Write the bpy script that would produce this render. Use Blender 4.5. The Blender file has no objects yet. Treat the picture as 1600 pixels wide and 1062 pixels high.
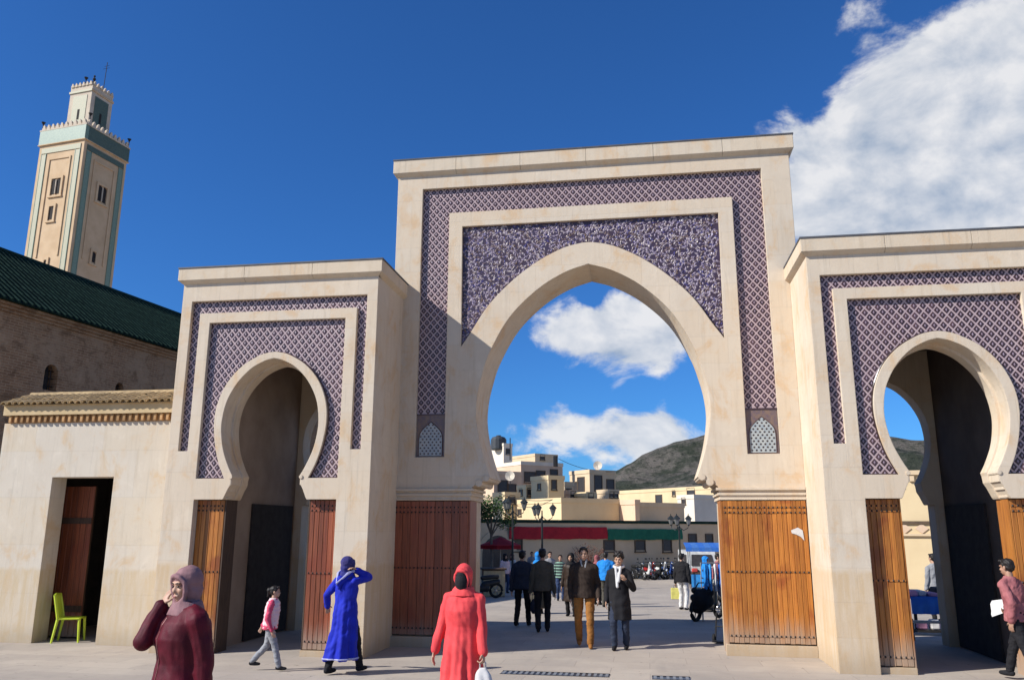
import bpy, bmesh, math, random
from mathutils import Vector, Matrix, noise
from mathutils.geometry import tessellate_polygon
S = bpy.context.scene
COL = S.collection
random.seed(11)
rad = math.radians

# ------------------------------------------------------------------ camera
CZ = 2.15
FPX = 1270.39
PITCH, YAW, ROLL = rad(13.009), rad(-9.142), rad(.2234)
cp, sp, cy, sy, cr, sr = math.cos(PITCH), math.sin(PITCH), math.cos(YAW), math.sin(YAW), math.cos(ROLL), math.sin(ROLL)
FWD = Vector((sy*cp, cy*cp, sp)); RG0 = Vector((cy, -sy, 0)); UP0 = RG0.cross(FWD)
RGT = RG0*cr + UP0*sr; UPV = RG0*-sr + UP0*cr
cam = bpy.data.cameras.new('camera'); camo = bpy.data.objects.new('camera', cam); COL.objects.link(camo)
m = Matrix.Identity(4)
for i in range(3):
    m[i][0], m[i][1], m[i][2] = RGT[i], UPV[i], -FWD[i]
m[2][3] = CZ
camo.matrix_world = m
cam.sensor_width = 36; cam.lens = FPX/1600*36; cam.clip_end = 12000; cam.clip_start = .05
S.camera = camo

# ------------------------------------------------------------------ light
SUN = Vector((1.25, .72, -1.0))                    # direction the light travels
EL = math.atan2(1.0, math.hypot(SUN.x, SUN.y)); AZ = math.atan2(-SUN.x, -SUN.y)
sl = bpy.data.lights.new('sun', 'SUN'); sl.energy = 5.0; sl.angle = rad(.53); sl.color = (1, .975, .93)
so = bpy.data.objects.new('sun', sl); COL.objects.link(so); so.location = (-30, -20, 40)
so.rotation_euler = SUN.to_track_quat('-Z', 'Y').to_euler()
vs = S.view_settings
vs.view_transform = 'Standard'; vs.look = 'None'; vs.gamma = 1; vs.exposure = .36; vs.use_curve_mapping = False

def ray(u, v):
    return FWD + RGT*((u-800)/FPX) - UPV*((v-531)/FPX)

W = bpy.data.worlds.new('World'); S.world = W; W.use_nodes = True
def world():
    nt = W.node_tree; nt.nodes.clear(); N = nt.nodes.new; L = nt.links.new
    out = N('ShaderNodeOutputWorld'); bg = N('ShaderNodeBackground'); L(bg.outputs[0], out.inputs[0])
    bg.inputs[1].default_value = .072
    sky = N('ShaderNodeTexSky'); sky.sky_type = 'NISHITA'; sky.sun_disc = False
    sky.sun_elevation = EL; sky.sun_rotation = AZ
    sky.altitude = 400; sky.air_density = 1.0; sky.dust_density = .35; sky.ozone_density = 3.2
    tc = N('ShaderNodeTexCoord'); sep = N('ShaderNodeSeparateXYZ'); L(tc.outputs['Generated'], sep.inputs[0])
    def mth(op, a, b=None, c=None, clamp=False):
        n = N('ShaderNodeMath'); n.operation = op; n.use_clamp = clamp
        for k, x in enumerate((a, b, c)):
            if x is None: continue
            if isinstance(x, (int, float)): n.inputs[k].default_value = x
            else: L(x, n.inputs[k])
        return n.outputs[0]
    def nz(scale, det, rough, dist=0.0, off=(0, 0, 0)):
        mp = N('ShaderNodeMapping'); mp.inputs['Location'].default_value = off; mp.inputs['Scale'].default_value = (1, 1, 1.5); L(tc.outputs['Generated'], mp.inputs[0])
        t = N('ShaderNodeTexNoise'); t.inputs['Scale'].default_value = scale; t.inputs['Detail'].default_value = det
        t.inputs['Roughness'].default_value = rough; t.inputs['Distortion'].default_value = dist; L(mp.outputs[0], t.inputs['Vector'])
        return t.outputs[0]
    fine = nz(8.5, 12, .60, .25, (3.1, 1.7, 0))
    big = nz(1.7, 2, .5, 0, (7.3, 2.9, 0))
    # cloud masses where the photograph has them; general broken cloud elsewhere
    blobs = [((1620, 140), .15, .46), ((1520, 250), .13, .34), ((1400, 100), .05, .12), ((1300, 120), .05, -.25), ((1430, 20), .05, -.22), ((1330, 250), .11, .30), ((1560, 10), .09, .24), ((1450, 340), .13, .26), ((1280, 330), .09, .22),
             ((950, 522), .075, .66), ((985, 480), .04, .25), ((1040, 540), .055, .52), ((850, 500), .05, .44), ((872, 660), .038, .56), ((800, 672), .045, .44), ((1055, 668), .045, .46), ((1000, 674), .04, .30), ((935, 682), .035, .26), ((930, 690), .05, .10), ((1335, 30), .035, .20), ((922, 462), .012, -.5),
             ((300, 250), .45, -.45), ((800, 60), .42, -.45), ((500, 400), .30, -.25), ((1410, 660), .06, -.3), ((920, 616), .024, -.45), ((1000, 614), .026, -.55), ((1075, 620), .026, -.55)]
    cov = None
    for (px, s, a) in blobs:
        d = ray(*px).normalized()
        vd = N('ShaderNodeVectorMath'); vd.operation = 'DISTANCE'; L(tc.outputs['Generated'], vd.inputs[0]); vd.inputs[1].default_value = d
        q = mth('DIVIDE', vd.outputs['Value'], s); q = mth('MULTIPLY', q, q); e = mth('POWER', 2.71828, mth('MULTIPLY', q, -1.0))
        e = mth('MULTIPLY', e, a)
        cov = e if cov is None else mth('ADD', cov, e)
    fine_c = mth('ADD', mth('MULTIPLY', mth('SUBTRACT', fine, .5), 1.55), .5)
    v = mth('ADD', mth('ADD', fine_c, mth('MULTIPLY', big, .42)), cov)
    mr = N('ShaderNodeMapRange'); mr.interpolation_type = 'SMOOTHSTEP'; L(v, mr.inputs[0])
    mr.inputs[1].default_value = .74; mr.inputs[2].default_value = 1.0
    dens = mr.outputs[0]
    # cloud brightness: thick bases are greyer; lit side found from a sample shifted towards the sun
    fine2 = nz(8.5, 5, .55, .25, (3.1-.020, 1.7-.012, .026))
    dif = mth('MULTIPLY', mth('SUBTRACT', fine, fine2), 3.0)
    br = mth('ADD', mth('ADD', dif, .74), mth('MULTIPLY', mth('SUBTRACT', v, 1.0), -.20))
    br = mth('MINIMUM', mth('MAXIMUM', br, .12), 1.0)
    cr_ = N('ShaderNodeMix'); cr_.data_type = 'RGBA'; L(br, cr_.inputs[0])
    cr_.inputs[6].default_value = (3.5, 4.5, 6.0, 1); cr_.inputs[7].default_value = (9.3, 9.3, 9.4, 1)
    mx = N('ShaderNodeMix'); mx.data_type = 'RGBA'
    tint = N('ShaderNodeMix'); tint.data_type = 'RGBA'; tint.blend_type = 'MULTIPLY'; tint.inputs[0].default_value = 1
    L(sky.outputs[0], tint.inputs[6]); tint.inputs[7].default_value = (.34, .83, 1.46, 1)
    L(mth('MULTIPLY', dens, .93), mx.inputs[0]); L(tint.outputs[2], mx.inputs[6]); L(cr_.outputs[2], mx.inputs[7])
    L(mx.outputs[2], bg.inputs[0])
world()

# ------------------------------------------------------------------ helpers
def gz(y):
    if y < 13.9: return .033*(13.9-max(y, -20))
    if y < 16.9: return 0.0
    if y < 46: return -.03*(y-16.9)
    return -.873
def G(u, v):
    """ground point under a sight line"""
    d = ray(u, v); t = 1.0
    for _ in range(60):
        p = Vector((0, 0, CZ)) + d*t
        t = (CZ-gz(p.y))/(-d.z)
    p = Vector((0, 0, CZ)) + d*t
    return Vector((p.x, p.y, gz(p.y)))
def P(u, v, Y):
    d = ray(u, v); t = Y/d.y
    return Vector((0, 0, CZ)) + d*t

def tag(o, label=None, cat=None, group=None, kind=None):
    if label: o['label'] = label
    if cat: o['category'] = cat
    if group: o['group'] = group
    if kind: o['kind'] = kind
    return o
def empty(name, loc, label=None, cat=None, group=None, rz=0):
    o = bpy.data.objects.new(name, None); COL.objects.link(o); o.location = loc; o.rotation_euler.z = rz
    o.empty_display_size = .2
    return tag(o, label, cat, group)
def link(name, me, parent=None, loc=None, rz=0):
    o = bpy.data.objects.new(name, me); COL.objects.link(o)
    if parent: o.parent = parent
    if loc is not None: o.location = loc
    if rz: o.rotation_euler.z = rz
    return o
def copy_tree(o, parent=None):
    c = o.copy(); COL.objects.link(c)
    if parent: c.parent = parent
    for ch in list(o.children): copy_tree(ch, c)
    return c

class MB:
    def __init__(s): s.v = []; s.f = []; s.m = []
    def add(s, vs_, fs, mi=0):
        b = len(s.v); s.v += [tuple(x) for x in vs_]
        for f in fs: s.f.append(tuple(b+i for i in f)); s.m.append(mi)
    def box(s, a, b, mi=0, M=None):
        x0, y0, z0 = a; x1, y1, z1 = b
        vs_ = [Vector(q) for q in ((x0, y0, z0), (x1, y0, z0), (x1, y1, z0), (x0, y1, z0), (x0, y0, z1), (x1, y0, z1), (x1, y1, z1), (x0, y1, z1))]
        if M: vs_ = [M @ q for q in vs_]
        s.add(vs_, ((0, 3, 2, 1), (4, 5, 6, 7), (0, 1, 5, 4), (1, 2, 6, 5), (2, 3, 7, 6), (3, 0, 4, 7)), mi); return s
    def bbox(s, a, b, bev=.01, mi=0, M=None):
        """box with chamfered vertical and front edges"""
        x0, y0, z0 = a; x1, y1, z1 = b
        ring = lambda e, z: [(x0+e, y0+bev*0+e, z), (x1-e, y0+e, z), (x1-e, y1-e, z), (x0+e, y1-e, z)]
        def oct_(e, z):
            c = bev
            return [(x0+c+e, y0+e, z), (x1-c-e, y0+e, z), (x1-e, y0+c+e, z), (x1-e, y1-c-e, z), (x1-c-e, y1-e, z), (x0+c+e, y1-e, z), (x0+e, y1-c-e, z), (x0+e, y0+c+e, z)]
        rings = [oct_(bev*.7, z0), oct_(0, z0+bev), oct_(0, z1-bev), oct_(bev*.7, z1)]
        vs_ = [Vector(q) for r in rings for q in r]
        if M: vs_ = [M @ q for q in vs_]
        fs = [tuple(range(7, -1, -1)), tuple(24+i for i in range(8))]
        for k in range(3):
            for i in range(8): fs.append((k*8+i, k*8+(i+1) % 8, (k+1)*8+(i+1) % 8, (k+1)*8+i))
        s.add(vs_, fs, mi); return s
    def prism(s, outer, y0, y1, holes=(), mi=0, ax='xz'):
        """polygon in (a,b) extruded along the third axis, with holes"""
        loops = [list(outer)]+[list(h) for h in holes]
        def sa(l): return sum(l[i][0]*l[(i+1) % len(l)][1]-l[(i+1) % len(l)][0]*l[i][1] for i in range(len(l)))
        loops = [l if ((sa(l) > 0) == (k == 0)) else l[::-1] for k, l in enumerate(loops)]
        tri = tessellate_polygon([[Vector((a, b, 0)) for a, b in l] for l in loops])
        flat = [p for l in loops for p in l]; n = len(flat)
        if ax == 'xz': mk_ = lambda a, b, t: (a, t, b)
        elif ax == 'xy': mk_ = lambda a, b, t: (a, b, t)
        else: mk_ = lambda a, b, t: (t, a, b)
        vs_ = [mk_(a, b, y0) for a, b in flat]+[mk_(a, b, y1) for a, b in flat]
        fs = []
        for t in tri:
            a, b, c = (flat[i] for i in t)
            if (b[0]-a[0])*(c[1]-a[1])-(c[0]-a[0])*(b[1]-a[1]) < 0: t = t[::-1]
            if ax == 'xz': fs += [tuple(t), tuple(n+i for i in t[::-1])]
            else: fs += [tuple(t[::-1]), tuple(n+i for i in t)]
        o = 0
        for l in loops:
            k = len(l)
            for i in range(k):
                a, b = o+i, o+(i+1) % k
                fs.append((a, n+a, n+b, b) if ax == 'xz' else (a, b, n+b, n+a))
            o += k
        s.add(vs_, fs, mi); return s
    def tube(s, pts, r, n=6, mi=0, closed=False):
        pts = [Vector(p) for p in pts]; rs = r if isinstance(r, (list, tuple)) else [r]*len(pts)
        rings = []; up = Vector((0, 0, 1)); K = len(pts)
        for i, p in enumerate(pts):
            if closed: t = pts[(i+1) % K]-pts[i-1]
            else: t = pts[min(i+1, K-1)]-pts[max(i-1, 0)]
            t.normalize()
            a = t.cross(up if abs(t.z) < .95 else Vector((0, 1, 0))); a.normalize(); b = t.cross(a)
            rings.append([p+(a*math.cos(2*math.pi*k/n)+b*math.sin(2*math.pi*k/n))*rs[i] for k in range(n)])
        vs_ = [q for r_ in rings for q in r_]; fs = []
        for i in range(K if closed else K-1):
            j = (i+1) % K
            for k in range(n): fs.append((i*n+k, i*n+(k+1) % n, j*n+(k+1) % n, j*n+k))
        if not closed: fs += [tuple(range(n))[::-1], tuple((K-1)*n+k for k in range(n))]
        s.add(vs_, fs, mi); return s
    def lathe(s, prof, c=(0, 0, 0), n=12, mi=0):
        vs_ = []; fs = []; K = len(prof)
        for (r, z) in prof:
            for k in range(n):
                a = 2*math.pi*k/n; vs_.append((c[0]+r*math.cos(a), c[1]+r*math.sin(a), c[2]+z))
        for i in range(K-1):
            for k in range(n): fs.append((i*n+k, i*n+(k+1) % n, (i+1)*n+(k+1) % n, (i+1)*n+k))
        fs += [tuple(range(n))[::-1], tuple((K-1)*n+k for k in range(n))]
        s.add(vs_, fs, mi); return s
    def ell(s, c, r, n=12, mi=0, M=None):
        vs_ = []; fs = []; K = max(6, n//2+1); c = Vector(c)
        for i in range(1, K):
            th = math.pi*i/K
            for k in range(n):
                a = 2*math.pi*k/n
                q = Vector((r[0]*math.sin(th)*math.cos(a), r[1]*math.sin(th)*math.sin(a), -r[2]*math.cos(th)))
                vs_.append(c+(M @ q if M else q))
        q0 = Vector((0, 0, -r[2])); q1 = Vector((0, 0, r[2])); b = len(vs_)
        vs_ += [c+(M @ q0 if M else q0), c+(M @ q1 if M else q1)]
        for i in range(K-2):
            for k in range(n): fs.append((i*n+k, i*n+(k+1) % n, (i+1)*n+(k+1) % n, (i+1)*n+k))
        for k in range(n):
            fs.append((b, (k+1) % n, k)); fs.append((b+1, (K-2)*n+k, (K-2)*n+(k+1) % n))
        s.add(vs_, fs, mi); return s
    def mesh(s, name, mats, smooth=False):
        me = bpy.data.meshes.new(name); me.from_pydata(s.v, [], s.f); me.update()
        for mt in (mats if isinstance(mats, (list, tuple)) else [mats]): me.materials.append(mt)
        me.polygons.foreach_set('material_index', s.m)
        if smooth: me.polygons.foreach_set('use_smooth', [True]*len(s.f))
        return me
    def build(s, name, mats, parent=None, loc=None, rz=0, smooth=False, kind=None, label=None):
        o = link(name, s.mesh(name, mats, smooth), parent, loc, rz)
        if smooth and smooth != True:
            pass
        if kind: o['kind'] = kind
        if label: o['label'] = label
        return o

# ------------------------------------------------------------------ materials
class NT:
    def __init__(s, name):
        s.mat = bpy.data.materials.new(name); s.mat.use_nodes = True; s.nt = s.mat.node_tree
        s.b = s.nt.nodes['Principled BSDF']; s.L = s.nt.links.new
        s.tc = s.N('ShaderNodeTexCoord')
    def N(s, t): return s.nt.nodes.new(t)
    def _in(s, sock, x):
        if x is None: return
        if isinstance(x, bpy.types.NodeSocket): s.L(x, sock)
        elif isinstance(x, (tuple, list)) and sock.type == 'RGBA': sock.default_value = (*x[:3], 1)
        else: sock.default_value = x
    def map(s, scale=(1, 1, 1), coord='Object', loc=(0, 0, 0), rot=(0, 0, 0)):
        mp = s.N('ShaderNodeMapping'); mp.inputs['Scale'].default_value = scale; mp.inputs['Location'].default_value = loc
        mp.inputs['Rotation'].default_value = rot
        if coord == 'World':
            g = s.N('ShaderNodeNewGeometry'); s.L(g.outputs['Position'], mp.inputs[0])
        else: s.L(s.tc.outputs[coord], mp.inputs[0])
        return mp.outputs[0]
    def noise(s, vec, scale=5, det=4, rough=.55, dist=0):
        t = s.N('ShaderNodeTexNoise'); s.L(vec, t.inputs['Vector'])
        t.inputs['Scale'].default_value = scale; t.inputs['Detail'].default_value = det; t.inputs['Roughness'].default_value = rough
        t.inputs['Distortion'].default_value = dist
        return t.outputs[0]
    def rng(s, v, a, b, c=0, d=1, smooth=True):
        r = s.N('ShaderNodeMapRange'); r.interpolation_type = 'SMOOTHSTEP' if smooth else 'LINEAR'
        s._in(r.inputs[0], v)
        for k, x in zip((1, 2, 3, 4), (a, b, c, d)): r.inputs[k].default_value = x
        return r.outputs[0]
    def mix(s, fac, a, b, mode='MIX'):
        n = s.N('ShaderNodeMix'); n.data_type = 'RGBA'; n.blend_type = mode
        s._in(n.inputs[0], fac); s._in(n.inputs[6], a); s._in(n.inputs[7], b); return n.outputs[2]
    def math(s, op, a, b=None):
        n = s.N('ShaderNodeMath'); n.operation = op; s._in(n.inputs[0], a); s._in(n.inputs[1], b); return n.outputs[0]
    def rand(s): return s.N('ShaderNodeObjectInfo').outputs['Random']
    def bump(s, h, strength=.3, dist=.01, prev=None):
        n = s.N('ShaderNodeBump'); n.inputs['Strength'].default_value = strength; n.inputs['Distance'].default_value = dist
        s.L(h, n.inputs['Height'])
        if prev is not None: s.L(prev, n.inputs['Normal'])
        return n.outputs[0]
    def out(s, col, rough=.8, nrm=None, spec=.3, metal=0):
        s._in(s.b.inputs['Base Color'], col); s._in(s.b.inputs['Roughness'], rough)
        s.b.inputs['Specular IOR Level'].default_value = spec; s.b.inputs['Metallic'].default_value = metal
        if nrm is not None: s.L(nrm, s.b.inputs['Normal'])
        return s.mat

def simple(name, c, c2=None, rough=.8, scale=6, spec=.3, bump=.15, bscale=60, metal=0, coord='Object', rnd=0.0, stretch=(1, 1, 1)):
    t = NT(name); vec = t.map(stretch, coord)
    c2 = c2 or tuple(x*.72 for x in c)
    n = t.noise(vec, scale, 5, .6)
    col = t.mix(t.rng(n, .32, .68), c, c2)
    if rnd:
        r = t.rng(t.rand(), 0, 1, 1-rnd, 1+rnd, False)
        hsv = t.N('ShaderNodeHueSaturation'); t.L(col, hsv.inputs['Color']); t.L(r, hsv.inputs['Value']); col = hsv.outputs[0]
    nr = t.bump(t.noise(vec, bscale, 4, .6), bump, .01) if bump else None
    return t.out(col, rough, nr, spec, metal)

def stone_mat(name, c, c2, warm, bw=1.05, bh=.52, dado=1.5, joint=.14):
    t = NT(name); vec = t.map(coord='Object')
    sep = t.N('ShaderNodeSeparateXYZ'); t.L(vec, sep.inputs[0])
    cmb = t.N('ShaderNodeCombineXYZ'); t.L(t.math('ADD', sep.outputs[0], sep.outputs[1]), cmb.inputs[0]); t.L(sep.outputs[2], cmb.inputs[1])
    br = t.N('ShaderNodeTexBrick'); t.L(cmb.outputs[0], br.inputs['Vector'])
    br.inputs['Scale'].default_value = 1; br.inputs['Brick Width'].default_value = bw; br.inputs['Row Height'].default_value = bh
    br.inputs['Mortar Size'].default_value = .004; br.inputs['Mortar Smooth'].default_value = .3; br.inputs['Bias'].default_value = 0
    br.inputs['Color1'].default_value = (0, 0, 0, 1); br.inputs['Color2'].default_value = (1, 1, 1, 1); br.inputs['Mortar'].default_value = (.5, .5, .5, 1)
    bv = t.N('ShaderNodeRGBToBW'); t.L(br.outputs['Color'], bv.inputs[0])
    n1 = t.noise(vec, .7, 5, .6, .3); n2 = t.noise(vec, 4.5, 6, .65); n3 = t.noise(t.map((9, 9, .7)), 1.0, 5, .6)
    n4 = t.noise(t.map((1.1, 1.1, .8), loc=(5, 3, 2)), 1.7, 8, .68, .5); n5 = t.noise(t.map((16, 16, .55), loc=(2, 7, 0)), 1.0, 6, .62, .2); n6 = t.noise(vec, 17, 5, .7)
    col = t.mix(t.rng(n1, .35, .66), c, c2)
    col = t.mix(t.math('MULTIPLY', bv.outputs[0], .45), col, warm)
    col = t.mix(t.math('MULTIPLY', t.rng(n4, .50, .68), .62), col, tuple(a*b for a, b in zip(warm, (.95, .80, .62))))
    col = t.mix(t.math('MULTIPLY', t.rng(n4, .46, .30), .45), col, tuple(min(.8, x*1.13) for x in c))
    col = t.mix(t.math('MULTIPLY', t.rng(n3, .50, .78), .40), col, tuple(x*.68 for x in warm))
    col = t.mix(t.math('MULTIPLY', t.rng(n5, .56, .74), .38), col, tuple(x*.60 for x in c2))
    col = t.mix(t.math('MULTIPLY', t.rng(n2, .54, .76), .38), col, tuple(x*.76 for x in c2))
    col = t.mix(t.math('MULTIPLY', t.rng(n6, .62, .75), .35), col, tuple(x*.62 for x in warm))
    if dado:
        zz = t.math('ADD', sep.outputs[2], t.rng(n2, 0, 1, -.10, .10, False))
        k = t.rng(zz, dado+.05, dado-.05)
        st = t.rng(t.noise(t.map((7, 7, .9)), 1.3, 6, .65), .34, .70)
        k2 = t.math('MULTIPLY', k, t.rng(st, 0, 1, .30, .80, False))
        col = t.mix(k2, col, tuple(a*b for a, b in zip(warm, (.88, .82, .70))))
        gr = t.math('MULTIPLY', t.rng(zz, .45, 0.0), .55)
        col = t.mix(gr, col, tuple(x*.55 for x in warm))
    col = t.mix(t.math('MULTIPLY', br.outputs['Fac'], joint), col, tuple(x*.62 for x in c2))
    h = t.math('SUBTRACT', t.math('ADD', t.math('MULTIPLY', t.noise(vec, 38, 6, .65), .6), t.math('MULTIPLY', n2, .8)), t.math('MULTIPLY', br.outputs['Fac'], .5))
    bv2 = t.N('ShaderNodeBevel'); bv2.samples = 3; bv2.inputs['Radius'].default_value = .016
    return t.out(col, .86, t.bump(h, .45, .010, bv2.outputs[0]), .25)

M_STONE = stone_mat('pale_limestone', (.62, .525, .405), (.575, .485, .375), (.60, .455, .30))
M_CORN = stone_mat('cornice_limestone', (.60, .50, .375), (.57, .485, .37), (.61, .46, .30), bw=1.4, bh=3.0, dado=None)
M_PLAST = stone_mat('cream_plaster', (.60, .53, .43), (.56, .49, .395), (.58, .465, .315), bw=1.5, bh=.9, dado=1.35, joint=.18)
M_LEAD = simple('dark_lead', (.10, .10, .11), rough=.6)
M_GROUT = simple('lilac_glazed_strip', (.46, .345, .335), (.38, .275, .28), .35, 9, .5, .05)
def tile_mat(name, c, c2):
    t = NT(name); vec = t.map(coord='World'); n = t.noise(vec, 3.2, 4, .6)
    col = t.mix(t.rng(n, .35, .65), c, c2)
    hsv = t.N('ShaderNodeHueSaturation'); t.L(col, hsv.inputs['Color']); t.L(t.rng(t.rand(), 0, 1, .65, 1.5, False), hsv.inputs['Value'])
    return t.out(hsv.outputs[0], .28, None, .5)
M_TILE = tile_mat('aubergine_glaze', (.050, .026, .030), (.058, .030, .028))
M_TILEC = simple('pale_glaze_center', (.32, .25, .30), (.24, .17, .20), .35, 9, .5, 0)
M_BLUEG = simple('indigo_glaze', (.040, .025, .055), (.05, .028, .040), .4, 7, .5, 0)
M_LEAFP = simple('lilac_leaf_glaze', (.36, .30, .36), (.24, .19, .26), .5, 14, .3, 0)
M_LEAFW = simple('white_leaf_glaze', (.50, .43, .41), (.38, .32, .32), .5, 14, .3, 0)
M_LEAFB = simple('brown_leaf_glaze', (.20, .13, .09), (.13, .09, .10), .35, 14, .5, 0)
M_LEAFI = simple('cobalt_leaf_glaze', (.07, .06, .24), (.05, .05, .15), .3, 14, .5, 0)
M_TEALT = simple('pale_mosaic', (.42, .43, .40), (.30, .34, .36), .4, 12, .5, 0)

def wood_mat(name, c, dark, red, weather=(.34, .27, .20), wz=.45, rough=.42):
    t = NT(name)
    g = t.noise(t.map((46, 46, 1.4), 'World'), 1, 6, .6, .4); g2 = t.noise(t.map((11, 11, .9), 'World'), 1, 4, .55, .6)
    rd = t.noise(t.map((1, 1, .7), 'World', loc=(4, 2, 1)), 1.6, 4, .55, .3)
    col = t.mix(t.rng(g, .36, .70), c, dark)
    col = t.mix(t.math('MULTIPLY', t.rng(g2, .52, .74), .55), col, tuple(x*.55 for x in dark))
    col = t.mix(t.math('MULTIPLY', t.rng(rd, .52, .66), .62), col, red)
    hsv = t.N('ShaderNodeHueSaturation'); t.L(col, hsv.inputs['Color']); t.L(t.rng(t.rand(), 0, 1, .72, 1.22, False), hsv.inputs['Value']); col = hsv.outputs[0]
    sep = t.N('ShaderNodeSeparateXYZ'); t.L(t.map(coord='World'), sep.inputs[0])
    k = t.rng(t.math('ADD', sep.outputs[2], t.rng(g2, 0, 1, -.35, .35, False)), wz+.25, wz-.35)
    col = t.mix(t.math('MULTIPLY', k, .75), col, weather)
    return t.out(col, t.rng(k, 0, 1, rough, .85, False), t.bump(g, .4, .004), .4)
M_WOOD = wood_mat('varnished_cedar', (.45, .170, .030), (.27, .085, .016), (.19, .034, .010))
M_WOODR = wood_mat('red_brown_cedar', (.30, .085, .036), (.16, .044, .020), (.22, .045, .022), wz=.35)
M_WOODD = simple('old_dark_wood', (.09, .055, .035), (.05, .03, .02), .7, 4, stretch=(14, 14, 1))
M_IRON = simple('dark_iron', (.03, .028, .028), rough=.55, metal=.4)
M_DARKR = simple('dark_door_and_opening_shade', (.035, .030, .028), (.022, .018, .017), .9)  # dark for passage doors; on minaret openings the shade is painted in
M_PASSL = simple('passage_render_lit', (.36, .28, .215), (.28, .21, .16), .9, 1.5)  # left lining: lighter copy, the brighter passage put into its colour
M_PASS = simple('passage_render_shaded', (.13, .10, .08), (.09, .07, .058), .9, 1.5)  # right lining: darker copy, the passage's deep shade put into its colour

# ------------------------------------------------------------------ ground
def ground():
    ys = [-300, -20, -8, 0, 6, 10, 13.9, 16.9, 20, 26, 34, 46, 70, 120, 300, 900, 2500, 6000]
    xs = [-6000, -1500, -300, -80, -30, -12, 0, 12, 30, 80, 300, 1500, 6000]
    vs_ = [(x, y, gz(y)) for y in ys for x in xs]; n = len(xs)
    fs = [(j*n+i, j*n+i+1, (j+1)*n+i+1, (j+1)*n+i) for j in range(len(ys)-1) for i in range(n-1)]
    t = NT('plaza_paving'); vec = t.map(coord='World')
    br = t.N('ShaderNodeTexBrick'); t.L(vec, br.inputs['Vector']); br.inputs['Scale'].default_value = 1
    br.inputs['Brick Width'].default_value = 1.2; br.inputs['Row Height'].default_value = .6; br.inputs['Mortar Size'].default_value = .007
    br.inputs['Color1'].default_value = (0, 0, 0, 1); br.inputs['Color2'].default_value = (1, 1, 1, 1)
    bw = t.N('ShaderNodeRGBToBW'); t.L(br.outputs['Color'], bw.inputs[0])
    n1 = t.noise(vec, .45, 6, .62, .4); n2 = t.noise(vec, 3.2, 6, .7); n3 = t.noise(vec, 55, 4, .7); n4 = t.noise(t.map((1, .35, 1), 'World'), .9, 5, .7)
    col = t.mix(t.rng(n1, .33, .67), (.455, .39, .315), (.365, .31, .255))
    col = t.mix(t.math('MULTIPLY', bw.outputs[0], .35), col, (.29, .255, .22))
    col = t.mix(t.math('MULTIPLY', t.rng(n2, .52, .75), .42), col, (.29, .255, .22))
    col = t.mix(t.math('MULTIPLY', t.rng(n4, .60, .74), .4), col, (.25, .225, .20))
    col = t.mix(t.math('MULTIPLY', t.rng(n3, .4, .8), .22), col, (.24, .21, .19))
    col = t.mix(t.math('MULTIPLY', br.outputs['Fac'], .5), col, (.22, .19, .165))
    n7 = t.noise(t.map(coord='World', loc=(3, 9, 0)), 7.5, 3, .5); col = t.mix(t.math('MULTIPLY', t.rng(n7, .68, .72), .55), col, (.13, .115, .10))
    n8 = t.noise(t.map((1, .5, 1), 'World', loc=(8, 1, 0)), .33, 6, .65, .6); col = t.mix(t.math('MULTIPLY', t.rng(n8, .53, .66), .38), col, (.21, .19, .17))
    mt = t.out(col, .82, t.bump(t.math('SUBTRACT', t.math('MULTIPLY', n3, .5), br.outputs['Fac']), .4, .006), .25)
    me = bpy.data.meshes.new('plaza_ground'); me.from_pydata(vs_, [], fs); me.update(); me.materials.append(mt)
    tag(link('plaza_ground', me), kind='structure')
ground()

# ------------------------------------------------------------------ arch curves (half profiles, symmetric)
def spl(pts, n=10):
    """Catmull-Rom through points"""
    p = [Vector((a, b, 0)) for a, b in pts]; p = [p[0]*2-p[1]]+p+[p[-1]*2-p[-2]]; out = []
    for i in range(1, len(p)-2):
        for k in range(n):
            t = k/n
            q = .5*((2*p[i])+(p[i+1]-p[i-1])*t+(2*p[i-1]-5*p[i]+4*p[i+1]-p[i+2])*t*t+(3*p[i]-p[i-1]-3*p[i+1]+p[i+2])*t**3)
            out.append((q.x, q.y))
    out.append((p[-2].x, p[-2].y)); return out
def full(half):
    """half: (h,z) from bottom to apex on the right side -> left bottom .. apex .. right bottom"""
    L = [(-h, z) for h, z in half]; R = [(h, z) for h, z in half[::-1]]
    return L+R[1:]
MAIN_OPEN = spl([(1.94, 3.08), (2.06, 3.42), (2.16, 3.79), (2.235, 4.27), (2.215, 4.68), (2.13, 5.08), (1.97, 5.56), (1.58, 6.25), (1.02, 6.80), (.47, 7.13), (0, 7.285)], 5)
MAIN_OUT = spl([(2.56, 5.68), (2.36, 5.97), (2.01, 6.51), (1.52, 7.01), (1.02, 7.38), (.52, 7.634), (.16, 7.725), (0, 7.74)], 5)
SIDE_OPEN = spl([(.645, 3.05), (.74, 3.22), (.86, 3.50), (.925, 3.80), (.935, 4.07), (.87, 4.42), (.69, 4.76), (.44, 5.02), (.18, 5.16), (0, 5.205)], 5)
SIDE_OUT = spl([(.80, 3.0), (.94, 3.30), (1.04, 3.65), (1.088, 4.05), (1.04, 4.42), (.88, 4.78), (.62, 5.07), (.30, 5.26), (.10, 5.315), (0, 5.325)], 5)

def shift(poly, cx): return [(cx+a, b) for a, b in poly]
def in_poly(x, z, poly):
    c = False; j = len(poly)-1
    for i in range(len(poly)):
        xi, zi = poly[i]; xj, zj = poly[j]
        if (zi > z) != (zj > z) and x < (xj-xi)*(z-zi)/(zj-zi)+xi: c = not c
        j = i
    return c

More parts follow.
